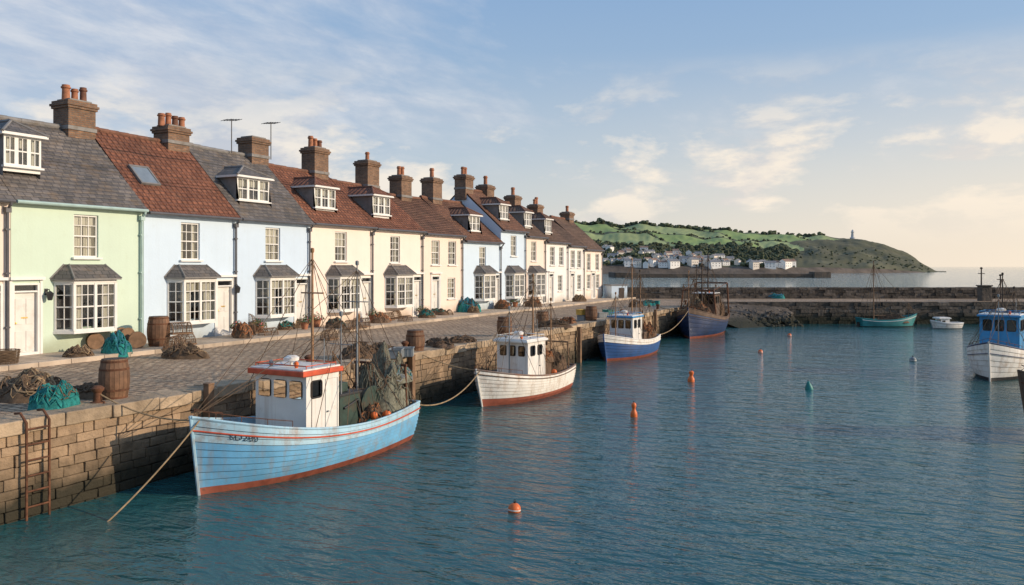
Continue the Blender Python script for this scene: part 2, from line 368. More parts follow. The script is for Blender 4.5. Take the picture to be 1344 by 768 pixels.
for h in (.26,.24,.26,.22):
    x=8.5+R()*.4
    while x<62:
        l=U(.4,1.2); mb.tint=R(); mb.box(ccw(x+l/2,70.2+U(-.06,.06),zt+h/2),(l-.02,1.0,h-.01),0,RC,jit=.02); x+=l
    zt+=h
mb.box(ccw(92,70.2,.49),(60,.95,.98),0,RC)
mb.build('parapet',DSTONE,parent=bw)
mb=MB()
q=[ccw(15.3,63.2,.02),ccw(21.8,63.2,-.35),ccw(22.4,61.6,WL-.1),ccw(17.0,58.6,WL-.1),ccw(15.0,60.4,-1.0)]
for k in range(len(q)): mb.poly([q[k],q[(k+1)%5],ccw(18,61.8,-.85)])
for i in range(330):
    u_=R(); v_=R(); r=U(.1,.3); mb.tint=R()
    mb.blob(ccw(15.4+u_*6.6,63.0-v_*3.6*(1-u_*.35),-1.8+(1-v_)*1.6*(1-u_*.35)),r,0,6,4,.35,.6,i)
mb.build('slipway_rubble',DSTONE,label='sloping slipway of dark rubble at the harbour corner',cat='rocks')

# ------------------------------------------------------------------ houses
def panel(mb,p0,p1,z0,z1,nx,nz_,fr=.055,bar=.022,th=.06):
    p0=Vector(p0);p1=Vector(p1); L=(p1-p0).length; u=(p1-p0)/L
    mb.seg(p0,p1,z1-fr,z1,th); mb.seg(p0,p1,z0,z0+fr,th)
    for e in (0,1):
        a=p0+u*(0 if e==0 else L-fr); mb.seg(a,a+u*fr,z0+fr,z1-fr,th-.004)
    for i in range(1,nx):
        q=p0+u*(fr+(L-2*fr)*i/nx); mb.seg(q-u*bar/2,q+u*bar/2,z0+fr,z1-fr,th*.55)
    for j in range(1,nz_):
        zc=z0+(z1-z0)*j/nz_; b=bar*(1.9 if (j*2==nz_) else 1)
        mb.seg(p0+u*fr,p1-u*fr,zc-b/2,zc+b/2,th*.6 if j*2!=nz_ else th*.8)
def curtain(mb,x,y0,y1,z0,z1):
    n=max(6,int((y1-y0)/.035)); pr=None
    for i in range(n+1):
        y=y0+(y1-y0)*i/n; xx=x+.022*math.sin(i*1.35)+.008*math.sin(i*.5)
        c=(mb.vert((xx,y,z0)),mb.vert((xx,y,z1)))
        if pr: mb.face((pr[0],c[0],c[1],pr[1]))
        pr=c
def house(Y0,Y1,eave,ridge,wm,rm,label,door=.86,bay=True,win=(.47,),bayc=.47,dormer=None,chim=None,pots=0,low=None,skyl=None,pipe=PIPE,doorm=None,dw=1.6,db=.6,ant=False,lantern=None):
    doorm=doorm or DOORW
    Wd=Y1-Y0; H=empty('terraced_house',(XH,Y0,0),label,'house',group='terraced houses along the quay')
    D=6.0; e=.008
    RT=RIDGE if rm is not R_SLATE else LEAD
    holes=[];wins=[]
    for f in win:
        c=Wd*f; holes.append((c-.43,c+.43,eave-1.8,eave-.42)); wins.append(holes[-1])
    if bay: c=Wd*bayc; bh=(c-.9,c+.9,.85,2.25); holes.append(bh)
    if low:
        for f in low: c=Wd*f; holes.append((c-.43,c+.43,.95,2.15)); wins.append(holes[-1])
    if door is not None: dc=Wd*door; holes.append((dc-.42,dc+.42,0.0,2.3))
    mb=MB(); mb.wallface((0,e,0),(0,1,0),(1,0,0),Wd-2*e,eave,[(h[0]-e,h[1]-e,h[2],h[3]) for h in holes],.16)
    for yy in (e,Wd-e):
        mb.poly([(0,yy,0),(-D,yy,0),(-D,yy,eave),(-D/2,yy,ridge-.06),(0,yy,eave)])
    mb.poly([(-D,e,0),(-D,Wd-e,0),(-D,Wd-e,eave),(-D,e,eave)])
    mb.poly([(-1.6,e,0),(-1.6,Wd-e,0),(-1.6,Wd-e,eave),(-1.6,e,eave)],1)
    mb.poly([(-.02,e,2.62),(-1.6,e,2.62),(-1.6,Wd-e,2.62),(-.02,Wd-e,2.62)],1)
    mb.build('wall',[wm,INT],H)
    mb=MB(); n=20; run=D/2; rise=ridge-eave; sl=math.hypot(run+.22,rise*(run+.22)/run); k=rise/run
    x0=.22; z0=eave-.22*k+.08
    ys=[e+(Wd-2*e)*i/8 for i in range(9)]
    def sag(y,a): return -.05*math.sin(math.pi*(y-e)/Wd)*a+.018*noise.noise(Vector((y*1.3+Y0,a*4,1)))
    for i in range(n):
        a=i/n;b=(i+1)/n
        xa=x0-(run+.22)*a; xb=x0-(run+.22)*b; za=z0+(ridge+.08-z0)*a; zb=z0+(ridge+.08-z0)*b
        st=.024
        for ya,yb in zip(ys,ys[1:]):
            sa,sb,sc,sd=sag(ya,a),sag(yb,a),sag(yb,b),sag(ya,b); u0,u1=Y0+ya,Y0+yb
            mb.poly([(xa,ya,za+st+sa),(xa,yb,za+st+sb),(xb,yb,zb+sc),(xb,ya,zb+sd)],0,[(u0,sl*a),(u1,sl*a),(u1,sl*b),(u0,sl*b)])
            mb.poly([(xa,ya,za+sa),(xa,yb,za+sb),(xa,yb,za+st+sb),(xa,ya,za+st+sa)],0,[(u0,sl*a),(u1,sl*a),(u1,sl*a+.02),(u0,sl*a+.02)])
    mb.poly([(-run,e,ridge+.08),(-run,Wd-e,ridge+.08),(-D-.2,Wd-e,eave-.1),(-D-.2,e,eave-.1)],0,[(0,0),(Wd,0),(Wd,4),(0,4)])
    mb.poly([(x0,e,z0-.07),(x0,Wd-e,z0-.07),(x0,Wd-e,z0),(x0,e,z0)],0,[(0,0)]*4)
    for yy in (e,Wd-e):
        mb.poly([(x0,yy,z0+.01),(-run,yy,ridge+.1),(-run,yy,ridge-.06),(x0,yy,z0-.1)],0,[(0,0)]*4)
    y=e
    while y<Wd-.1:
        l=min(.42,Wd-e-y); q0=sag(y,1); mb.tube([(-run,y+.004,ridge+.07+q0),(-run,y+l,ridge+.075+q0)],.10+U(0,.014),8,1); y+=l
    mb.build('roof',[rm,RT],H)
    mb=MB(); mb.box((.075,Wd/2,eave-.13),(.14,Wd-.03,.15)); mb.build('fascia',WHITE,H)
    mb=MB(); mb.tube([(x0+.05,.03,z0-.04),(x0+.05,Wd-.03,z0-.04)],.055,8); mb.build('gutter',pipe,H,smooth=True)
    mb=MB(); yp=Wd-.14
    mb.tube([(x0+.05,yp,z0-.05),(x0+.04,yp,z0-.14),(.09,yp,eave-.4),(.09,yp,.22)],.042,8)
    for zq in (1,2.6,3.9): mb.box((.07,yp,zq),(.1,.13,.05))
    mb.box((.09,yp,eave-.42),(.14,.16,.16)); mb.build('drainpipe',pipe,H)
    for h in wins:
        mb=MB(); panel(mb,(-.09,h[0]),(-.09,h[1]),h[2],h[3],3,4)
        wo=mb.build('window',WHITE,H)
        mb=MB(); mb.poly([(-.10,h[0]+.03,h[2]+.03),(-.10,h[1]-.03,h[2]+.03),(-.10,h[1]-.03,h[3]-.03),(-.10,h[0]+.03,h[3]-.03)]); mb.build('pane',GLASS,wo)
        mb=MB(); mb.box((.03,(h[0]+h[1])/2,h[2]-.035),(.16,h[1]-h[0]+.16,.07)); mb.build('sill',WHITE,wo,bevel=.008)
        mb=MB(); cw=U(.2,.42); dr=U(.0,.75)
        curtain(mb,-.2,h[0],h[0]+cw,h[2],h[3]); curtain(mb,-.2,h[1]-cw,h[1],h[2],h[3])
        if dr>.1: mb.box((-.17,(h[0]+h[1])/2,h[3]-dr/2),(.01,h[1]-h[0],dr))
        mb.build('curtain',CURT,wo)
    if bay:
        c=Wd*bayc; a=[(0.0,c-1.03),(.5,c-.72),(.5,c+.72),(0.0,c+1.03)]; z0_,z1_=.78,2.28
        mb=MB()
        panel(mb,a[0],a[1],z0_,z1_,2,4,.055); panel(mb,a[1],(.5,c),z0_,z1_,3,4,.055); panel(mb,(.5,c+.0),a[2],z0_,z1_,3,4,.055); panel(mb,a[2],a[3],z0_,z1_,2,4,.055)
        for q in (a[1],a[2],(.5,c)): mb.box((q[0],q[1],(z0_+z1_)/2),(.09,.09,z1_-z0_-.01))
        for (zA,zB,o) in ((z0_-.09,z0_-.001,.05),(z1_+.001,z1_+.09,.04)):
            pp=[(.0,a[0][1]-o),(a[1][0]+o,a[1][1]-o*.6),(a[2][0]+o,a[2][1]+o*.6),(.0,a[3][1]+o)]
            lo=[mb.vert((q[0]+.002,q[1],zA)) for q in pp]; hi=[mb.vert((q[0]+.002,q[1],zB)) for q in pp]
            mb.face(lo[::-1]); mb.face(hi)
            for i in range(3): mb.face((lo[i],lo[i+1],hi[i+1],hi[i]))
        bo=mb.build('bay_window',WHITE,H)
        mb=MB()
        for q0,q1 in ((a[0],a[1]),(a[1],a[2]),(a[2],a[3])):
            mb.poly([(q0[0]-.01,q0[1],z0_+.02),(q1[0]-.01,q1[1],z0_+.02),(q1[0]-.01,q1[1],z1_-.02),(q0[0]-.01,q0[1],z1_-.02)])
        mb.build('pane',GLASS,bo)
        mb=MB(); cw=U(.25,.5)
        curtain(mb,.34,c-.75,c-.75+cw,z0_,z1_); curtain(mb,.34,c+.75-cw,c+.75,z0_,z1_)
        if R()<.7: mb.box((.36,c,z1_-.2),(.01,1.2,.4))
        mb.build('curtain',CURT,bo)
        mb=MB(); zr=z1_+.093; pp=[(.003,a[0][1]-.14),(.68,a[1][1]-.10),(.68,a[2][1]+.10),(.003,a[3][1]+.14)]; tt=[(.003,c-.72),(.12,c-.62),(.12,c+.62),(.003,c+.72)]
        lo=[(q[0],q[1],zr) for q in pp]; mid=[(q[0],q[1],zr+.05) for q in pp]; hi=[(q[0],q[1],zr+.5) for q in tt]
        mb.poly(lo[::-1],1)
        for i in range(3):
            mb.poly([lo[i],lo[i+1],mid[i+1],mid[i]],1,None)
            wid=math.dist(mid[i],mid[i+1]); mb.poly([mid[i],mid[i+1],hi[i+1],hi[i]],0,[(0,0),(wid,0),(wid*.8,.75),(wid*.2,.75)])
        mb.poly(hi,1)
        for q0,q1 in zip(mid,hi): mb.tube([q0,q1],.03,6,1)
        mb.build('bay_roof',[R_SLATE,LEAD],bo)
    if door is not None:
        mb=MB(); mb.box((-.12,dc,1.07),(.05,.70,1.9))
        for zz_ in (.52,1.42):
            for s_ in (-1,1):
                hh=.62 if zz_<1 else .78
                mb.box((-.088,dc+s_*.165,zz_+.02),(.018,.22,hh))
        do=mb.build('door',doorm,H,bevel=.006)
        mb=MB(); 
        for s_ in (-1,1): mb.box((-.06,dc+s_*.385,1.15),(.16,.07,2.3)); mb.box((.015,dc+s_*.465,1.2),(.04,.08,2.4))
        mb.box((-.06,dc,2.27),(.155,.70,.06)); mb.box((-.06,dc,2.045),(.14,.70,.05)); mb.box((.05,dc,2.44),(.16,1.06,.09)); mb.box((-.1,dc,.16),(.3,.70,.08))
        mb.build('door_frame',WHITE,do)
        mb=MB(); mb.poly([(-.08,dc-.35,2.06),(-.08,dc+.35,2.06),(-.08,dc+.35,2.25),(-.08,dc-.35,2.25)]); mb.build('fanlight',GLASS,do)
        mb=MB(); mb.lathe([(.0,0),(.03,.0),(.032,.03),(.02,.05),(.0,.055)],(-.075,dc-.27,1.1),10,0,Matrix.Rotation(math.pi/2,3,'Y')); mb.build('handle',BRASS,do)
        mb=MB(); mb.box((-.078,dc,1.25),(.012,.2,.045)); mb.build('letter_slot',BRASS,do)
    if dormer is not None:
        c=dormer-Y0; xf=-.55; zb=eave+db; zt_=zb+1.0
        mb=MB()
        hw=dw/2
        xb=-(zt_-eave)*run/rise-.05
        for s_ in (-1,1):
            yy=c+s_*hw
            mb.poly([(xf,yy,zb-.25),(xf,yy,zt_),(xb,yy,zt_),(-(zb-.25-eave)*run/rise,yy,zb-.25)],1)
        mb.poly([(xf,c-hw,zb-.1),(xf,c+hw,zb-.1),(xf,c+hw,zb+.1),(xf,c-hw,zb+.1)],0)
        panel(mb,(xf+.01,c-hw),(xf+.01,c-hw/3),zb+.08,zt_,2,2,.06); panel(mb,(xf+.01,c-hw/3),(xf+.01,c+hw/3),zb+.08,zt_,2,2,.06); panel(mb,(xf+.01,c+hw/3),(xf+.01,c+hw),zb+.08,zt_,2,2,.06)
        mb.box((xf+.06,c,zb+.05),(.14,dw+.1,.06))
        dm=mb.build('dormer_window',[WHITE,LEAD],H)
        mb=MB(); mb.poly([(xf,c-hw+.04,zb+.1),(xf,c+hw-.04,zb+.1),(xf,c+hw-.04,zt_-.04),(xf,c-hw+.04,zt_-.04)]); mb.build('pane',GLASS,dm)
        mb=MB(); curtain(mb,xf-.12,c-hw+.05,c-hw+.4,zb,zt_); curtain(mb,xf-.12,c+hw-.4,c+hw-.05,zb,zt_); mb.box((xf-.1,c,zt_-.2),(.01,dw-.1,.3)); mb.build('curtain',CURT,dm)
        mb=MB(); o=.14; zr=zt_+.0; top=zt_+.55; xt=xf-.55; xr=-(top-eave)*run/rise-.1
        E=[(xf+.2,c-hw-o,zr),(xf+.2,c+hw+o,zr)]; Fm=[(q[0],q[1],q[2]+.08) for q in E]
        Rr=[(xt,c,top),(xr,c,top)]; B=[(-(zr-eave)*run/rise-.05,c-hw-o,zr+.08),(-(zr-eave)*run/rise-.05,c+hw+o,zr+.08)]
        mb.poly([Fm[0],Fm[1],Rr[0]],0,[(0,0),(dw,0),(dw/2,.9)])
        mb.poly([B[0],Fm[0],Rr[0],Rr[1]],0,[(0,0),(1.3,0),(.9,.9),(-.6,.9)]); mb.poly([Fm[1],B[1],Rr[1],Rr[0]],0,[(0,0),(1.3,0),(1.6,.9),(.3,.9)])
        mb.poly([E[0],E[1],Fm[1],Fm[0]],1); mb.poly([E[0],Fm[0],B[0],(B[0][0],B[0][1],zr)],1); mb.poly([E[1],Fm[1],B[1],(B[1][0],B[1][1],zr)],1)
        mb.poly([E[0],(B[0][0],B[0][1],zr),(B[1][0],B[1][1],zr),E[1]],1)
        for q in Fm: mb.tube([q,Rr[0]],.045,6,2)
        mb.tube(Rr,.06,6,2)
        mb.build('dormer_roof',[rm,WHITE,RT],dm)
    if skyl:
        c=skyl-Y0; ang=math.atan2(rise,run); rt=Matrix.Rotation(ang,3,'Y')
        mb=MB(); px=-1.15; pz=eave+1.15*k+.16
        for s_ in (-1,1):
            mb.box(Vector((px,c,pz))+rt@Vector((0,s_*.38,0)),(1.0,.07,.09),0,rt)
            mb.box(Vector((px,c,pz))+rt@Vector((s_*.47,0,0)),(.07,.70,.085),0,rt)
        so_=mb.build('skylight',LEAD,H)
        mb=MB(); q=[Vector((px,c,pz+.03))+rt@Vector((a_,b_,0)) for a_,b_ in ((-.45,-.36),(.45,-.36),(.45,.36),(-.45,.36))]; mb.poly(q); mb.build('pane',GPALE,so_)
    if chim:
        cy,top=chim; c=cy-Y0; mb=MB(); zb=ridge-.75
        mb.box((-run,c,(zb+top-.28)/2),(.86,1.05,top-.28-zb))
        mb.box((-run,c,top-.235),(.96,1.15,.088)); mb.box((-run,c,top-.145),(1.04,1.23,.088)); mb.box((-run,c,top-.05),(.94,1.13,.098))
        mb.box((-run,c,ridge+.02),(.93,1.12,.14),1)
        ch=mb.build('chimney',[BRICK,LEAD],H,bevel=.012)
        for i in range(pots):
            hh=U(.45,.72); rr=U(.12,.15); mb=MB(); mb.lathe([(rr*.95,0),(rr*.85,hh*.75),(rr*1.12,hh*.8),(rr*1.12,hh*.88),(rr*.9,hh*.9),(rr*.9,hh),(rr*.7,hh),(rr*.7,hh-.1)],(-run,c+(i-(pots-1)/2)*.33,top),12); mb.build('chimney_pot',POT if i%3!=2 else RIDGE,ch,smooth=True)
        mb=MB(); mb.box((-run,c,top+.03),(.7,.85,.08)); mb.build('flaunching',LEAD,ch)
    if ant:
        c=cy-Y0
        for off,hh in ant:
            mb=MB(); b=Vector((-run+.2,c+off,ridge)); mb.tube([b,b+Vector((0,0,hh))],.022,5)
            mb.tube([b+Vector((.1,-.55,hh-.15)),b+Vector((-.1,.55,hh+.05))],.016,5)
            for i in range(6):
                q=b+Vector((.1-.2*i/5,-.5+i*.2,hh-.14+.036*i)); mb.tube([q+Vector((-.22,0,-.02)),q+Vector((.22,0,.02))],.012,4)
            mb.build('aerial',IRON,H)
    if lantern is not None:
        c=lantern-Y0; mb=MB(); mb.tube([(0.02,c,2.05),(.16,c,2.1),(.2,c,2.02)],.014,5); mb.box((.01,c,2.02),(.02,.1,.2)); mb.lathe([(.02,.27),(.1,.2),(.1,.18),(.07,.0),(.05,-.02)],(.2,c,1.78),6); 
        lo_=mb.build('wall_lantern',IRON,H)
        mb=MB(); mb.lathe([(.085,.16),(.062,.01)],(.2,c,1.785),6); mb.build('lantern_glass',CURT,lo_)
    return H
GPALE=M('skylight_glass',(.18,.22,.26),.12,.1,bstr=0)
HD=[
 (9.8,14.42,4.9,7.7,W_PEACH,R_SLATE,'peach rendered cottage with a grey slate roof',dict(pots=0)),
 (14.42,19.0,4.9,7.7,W_GREEN,R_SLATE,'mint green cottage with slate roof and white dormer',dict(door=.1,win=(.53,),bayc=.52,dormer=15.1,dw=1.15,db=.9,chim=(18.5,8.7),pots=3,pipe=PIPEL,lantern=15.5)),
 (19.0,23.3,4.85,7.8,W_BLUE2,R_RED,'pale blue cottage with red clay tile roof and skylight',dict(win=(.47,),bayc=.47,door=.85,skyl=19.95,chim=(22.7,8.45),pots=4,lantern=23.15)),
 (23.3,27.6,4.85,7.8,W_BLUE,R_SLATE,'pale blue cottage with slate roof and wide dormer',dict(win=(.46,),bayc=.47,door=.87,dormer=24.7,dw=1.8,chim=(27.2,8.65),pots=0,ant=((-1.5,1.5),(.9,1.75)))),
 (27.6,32.2,4.85,7.5,W_CREAM2,R_RED,'cream cottage with red tile roof and small dormer',dict(win=(.46,),bayc=.47,door=.88,dormer=29.2,dw=1.5,chim=(31.4,8.75),pots=3)),
 (32.2,36.7,4.8,7.2,W_CREAM2,R_RED,'cream cottage with red brown tiles and white bay',dict(win=(.42,),bayc=.45,door=.88,dormer=33.6,dw=1.5,chim=(35.7,8.6),pots=1)),
 (36.7,41.0,4.7,6.9,W_PEACH,R_BROWN,'peach cottage with plain sash windows and brown roof',dict(win=(.3,.72),bay=False,low=(.7,),door=.3,chim=(38.9,8.1),pots=2)),
 (41.0,45.9,4.45,7.0,W_BLUE2,R_BROWN,'pale blue cottage with low eaves and dormer',dict(win=(.5,),bayc=.5,door=.88,dormer=43.3,dw=1.4,db=.5,chim=(42.3,8.3),pots=1)),
 (45.9,49.6,5.3,8.0,W_BLUE2,R_BROWN,'tall pale blue gabled house with brown roof',dict(win=(.5,),bayc=.45,door=.88,dormer=47.3,dw=1.3,chim=(46.3,8.9),pots=2)),
 (49.6,52.9,5.0,7.5,W_CREAM,R_DARK,'cream cottage with dark brown tiled roof and dormer',dict(win=(.4,),bayc=.42,door=.86,dormer=51,dw=1.2,chim=(49.3,8.5),pots=1)),
 (52.9,57.1,4.7,7.1,W_WHITE,R_DARK,'white cottage with dark tiled roof',dict(win=(.3,.7),bay=False,low=(.65,),door=.25,dormer=54.5,dw=1.2,chim=(53.6,8.1),pots=1)),
 (57.1,60.5,4.5,6.7,W_WHITE,R_DARK,'small white cottage with two sash windows',dict(win=(.3,.7),bay=False,low=(.7,),door=.28,chim=(57.6,7.7),pots=2)),
 (60.5,64.7,4.3,6.9,W_CREAM2,R_DARK,'end cream cottage with brown tiled roof',dict(win=(.25,.72),bay=False,low=(.25,.75),door=.5,chim=(64.1,7.5),pots=1)),
]
for h in HD: house(*h[:7],**h[7])
mb=MB(); mb.box((0,0,.6),(1.3,1.5,1.2)); mb.box((0.66,.2,.5),(.03,.5,1.0),1)
hx,hy=C(8.9,68.3); hut=mb.build('harbour_hut',[W_BLUE2,DARKW],loc=(hx,hy,0),rot=(0,0,TH-1.2),label='small pale hut at the end of the quay',cat='hut')
mb=MB(); mb.box((0,0,1.24),(1.45,1.65,.08)); mb.build('roof',LEAD,hut)

# ------------------------------------------------------------------ small gear
def heap(name,loc,rx,ry,h,mats,n=30,r=.014,label='',cat='net',seed=1,rz=0,pw=.55):
    random.seed(seed*17+3); mb=MB()
    def hz(x,y):
        q=1-(x/rx)**2-(y/ry)**2
        return h*max(0,q)**pw*(1+.55*noise.noise(Vector((x*3.4/rx+seed,y*3.4/ry,seed))))+.05*noise.noise(Vector((x*14,y*14,seed)))
    nr,na=12,30; rings=[]
    for j in range(nr+1):
        rr=j/nr; ring=[]
        for i in range(na):
            a=2*math.pi*i/na; wob=1+.22*noise.noise(Vector((math.cos(a)*1.6+seed,math.sin(a)*1.6,2)))
            x=rx*rr*math.cos(a)*wob; y=ry*rr*math.sin(a)*wob; ring.append(mb.vert((x,y,max(.0,hz(x/wob,y/wob)) if rr<1 else 0)))
        rings.append(ring)
    for a,b in zip(rings,rings[1:]):
        for k in range(na): mb.face((a[k],b[k],b[(k+1)%na],a[(k+1)%na]),0)
    nm=len(mats)
    for s_ in range(n):
        cx,cy=U(-.5,.5)*rx,U(-.5,.5)*ry; ra=U(.12,.55)*rx; rb=U(.12,.55)*ry; ph=U(0,6.3); arc=U(3,7.5); mi=random.randrange(nm); lift=U(0,.03); pts=[]
        for i in range(20):
            a=ph+arc*i/19; rr=1+.2*math.sin(i*.9+ph)
            x=cx+ra*math.cos(a)*rr; y=cy+rb*math.sin(a)*rr; m=math.hypot(x/rx,y/ry)
            if m>1.04: x/=m/1.04; y/=m/1.04
            pts.append((x,y,max(0,hz(x*.95,y*.95))+r*.8+lift))
        mb.tube(pts,r*U(.7,1.3),5,mi)
    o=mb.build(name,mats,loc=loc,rot=(0,0,rz),smooth=True,ang=60,label=label,cat=cat); return o
def coil(loc,r0,turns,rr,mat,label,seed=1):
    random.seed(seed); mb=MB(); pts=[]
    for i in range(int(turns*18)):
        a=i/18*2*math.pi; k=i/(turns*18); r=r0*(1-.12*math.sin(i*.13))*(1-.25*abs(math.sin(k*7))); pts.append((r*math.cos(a),r*math.sin(a),rr+k*turns*rr*.75+U(-.004,.004)))
    mb.tube(pts,rr,6); return mb.build('rope_coil',mat,loc=loc,smooth=True,ang=60,label=label,cat='rope')
BARW=M('barrel_oak',(.17,.09,.05),.7,.3,6,30,.5,dirt=(.07,.04,.025),tint=.3)
def barrel(loc,h,label,rot=(0,0,0),rs=1.0):
    e=empty('wooden_barrel',loc,label,'barrel',group='wooden barrels on the quay'); e.rotation_euler=rot
    pr=[((.30+.07*math.sin(math.pi*i/10))*rs,h*i/10) for i in range(11)]
    mb=MB(); n=20
    for k in range(n):
        a0=2*math.pi*(k+.03)/n;a1=2*math.pi*(k+.97)/n; mb.tint=R()
        for (r,z),(r2,z2) in zip(pr,pr[1:]):
            mb.poly([(r*math.cos(a0),r*math.sin(a0),z),(r*math.cos(a1),r*math.sin(a1),z),(r2*math.cos(a1),r2*math.sin(a1),z2),(r2*math.cos(a0),r2*math.sin(a0),z2)])
    mb.lathe([(r-.008,z) for r,z in pr],(0,0,0),20,1); mb.lathe([(.0,h-.035),(.295*rs,h-.03)],(0,0,0),20,0)
    mb.build('staves',[BARW,DARKW],e)
    for f in (.06,.25,.75,.94):
        r=(.30+.07*math.sin(math.pi*f))*rs+.004; mb=MB(); mb.lathe([(r-.01,h*f-.022),(r+.003,h*f-.022),(r+.003,h*f+.022),(r-.01,h*f+.022)],(0,0,0),28); mb.build('hoop',RUST,e)
    return e
def potobj():
    e=empty('lobster_pot',(0,0,-50),'netted lobster pot with bent hoops on quayside cobbles','lobster pot',group='lobster pots stacked on the quay')
    mb=MB()
    for s_ in (-1,1):
        mb.box((0,s_*.2,.03),(.75,.05,.04)); mb.box((s_*.35,0,.03),(.05,.35,.035))
    for i in range(5): mb.box((0,-.14+i*.07,.055),(.74,.025,.012))
    for x in (-.34,0,.34): mb.tube([(x,.2*math.cos(a),.04+.36*math.sin(a)) for a in [math.pi*i/10 for i in range(11)]],.014,6)
    mb.tube([(-.36,0,.40),(.36,0,.40)],.012,5); 
    mb.build('frame',WOOD,e)
    mb=MB()
    for i in range(1,12):
        a=math.pi*i/12; mb.tube([(-.35,.2*math.cos(a),.04+.36*math.sin(a)),(.35,.2*math.cos(a),.04+.36*math.sin(a))],.006,4)
    for j in range(-5,6):
        x=j*.062; mb.tube([(x,.2*math.cos(a),.04+.36*math.sin(a)) for a in [math.pi*i/8 for i in range(9)]],.006,4)
    for s_ in (-1,1):
        for i in range(6):
            y=-.17+i*.068; mb.tube([(s_*.35,y,.04),(s_*.35,y,.04+.36*math.sqrt(max(0,1-(y/.2)**2)))],.006,4)
        for i in range(4): z=.1+i*.08; yy=.2*math.sqrt(max(0,1-((z-.04)/.36)**2)); mb.tube([(s_*.35,-yy,z),(s_*.35,yy,z)],.006,4)
    mb.build('netting',NETB,e); return e
POTM=potobj()
first=[True]
def pot(x,y,z=0,rz=0,lab=None,tilt=0):
    if first[0]:
        first[0]=False; POTM.location=(x,y,z); POTM.rotation_euler=(tilt,0,rz); return POTM
    return dup(POTM,(x,y,z),(tilt,0,rz),label=lab)
crates={}
def crate(x,y,z,rz,mat,lab,sc=1):
    if mat.name not in crates:
        mb=MB(); 
        mb.box((0,0,.02),(.58,.38,.03))
        for s_ in (-1,1):
            mb.box((0,s_*.19,.15),(.6,.02,.27)); mb.box((s_*.29,0,.15),(.02,.36,.27)); mb.box((0,s_*.2,.275),(.64,.035,.03)); mb.box((s_*.305,0,.275),(.035,.36,.028))
            for i in range(5): mb.box((-.24+i*.12,s_*.203,.13),(.02,.012,.22))
        o=mb.build('fish_crate',mat,bevel=.004,label=lab,cat='crate',group='fish crates'); crates[mat.name]=o; o.location=(x,y,z); o.rotation_euler=(0,0,rz); o.scale=(sc,)*3; return o
    return dup(crates[mat.name],(x,y,z),(0,0,rz),sc,lab)
def ballfloat(x,y,z,r,mat=None,lab='orange ball float with moulded eye resting on gear'):
    mb=MB(); mb.lathe([(r*math.sin(math.pi*i/12)+.0001,r-r*math.cos(math.pi*i/12)) for i in range(13)],(0,0,0),16); mb.lathe([(r*.2,r*1.95),(r*.2,r*2.15),(r*.12,r*2.2)],(0,0,0),8,1); mb.tube([(r*.12*math.cos(a),0,r*2.25+r*.12*math.sin(a)) for a in [i*math.pi/4 for i in range(8)]],r*.04,5,1,True)
    return mb.build('ball_float',[mat or ORANGE,RUBBER],loc=(x,y,z),rot=(U(-.5,.5),U(-.5,.5),0),smooth=True,ang=50,label=lab,cat='float',group='fishing floats')
def basket(x,y,z=0,r=.3,h=.35,lab='round wicker basket with rope beside the cottage'):
    mb=MB()
    for j in range(12):
        zz_=h*(j+.5)/12; rr=r*(.82+.18*j/12); mb.tube([((rr+.014*math.sin(a*9+j*math.pi))*math.cos(a),(rr+.014*math.sin(a*9+j*math.pi))*math.sin(a),zz_) for a in [2*math.pi*i/54 for i in range(54)]],.017,5,0,True)
    for k in range(18): a=2*math.pi*k/18; mb.tube([(r*.82*math.cos(a),r*.82*math.sin(a),0),(r*math.cos(a),r*math.sin(a),h)],.01,4)
    mb.lathe([(0,.0),(r*.8,.01),(r*.85,.05)],(0,0,0),20,1)
    return mb.build('wicker_basket',[ROPED,NETB],loc=(x,y,z),label=lab,cat='basket')
def plant(x,y,z=.124,r=.2,h=.3,fl=True,lab='clay pot of trailing flowers beside a cottage door'):
    e=empty('potted_plant',(x,y,z),lab,'plant',group='potted plants outside the cottages')
    mb=MB(); mb.lathe([(r*.65,0),(r*.95,h*.85),(r*1.05,h*.86),(r*1.05,h),(r*.9,h),(r*.85,h*.9),(0.001,h*.9)],(0,0,0),16); mb.build('pot',POT,e,smooth=True)
    mb=MB()
    for i in range(260):
        a=U(0,6.3); q=math.sqrt(R())*r*1.6; p=Vector((q*math.cos(a),q*math.sin(a),h+U(-.05,.42)*(1-q/(r*2)))); s_=U(.025,.05)
        n=Vector((U(-1,1),U(-1,1),U(-.3,1))).normalized(); u=n.orthogonal().normalized(); v=n.cross(u)
        mb.poly([p-u*s_,p-v*s_*.5,p+u*s_,p+v*s_*.5],1 if (fl and R()<.16) else 0)
    mb.build('foliage',[LEAF,FLOW],e)
x,y=P(72,536); heap('fishing_net',(x,y,.0),.42,.5,.42,[NETT,NETT,NETB],80,.010,'bright teal fishing net heaped near the quay edge','net',1,.4)
x,y=P(38,524); heap('rope_heap',(x-.1,y+.1,.0),.75,.6,.45,[ROPED,ROPE,NETB],90,.018,'tangled brown ropes heaped on the cobbles','rope',2,.3)
x,y=P(110,524); heap('rope_heap',(x-.1,y+.3,0),.6,.35,.22,[ROPED,NETB],60,.016,'dark tangle of tarred rope beside the barrel','rope',3,.3)
x,y=P(150,524); barrel((x,y,0),.86,'weathered oak barrel with iron hoops near the quay edge',rs=.82)
x,y=P(211,459); barrel((x-.1,y,.124),1.0,'tall oak barrel standing outside the pale blue cottage')
x,y=P(545,462); barrel((x,y,0),.72,'oak barrel standing on the open cobbles',rs=.85)
x,y=P(682,442); barrel((min(x,XQ-.45),y,.03),.75,'oak barrel on the quay edge by the moored boats',rs=.85); x,y=P(712,428); barrel((x,y,0),.7,'small oak barrel by the quay edge',rs=.8)
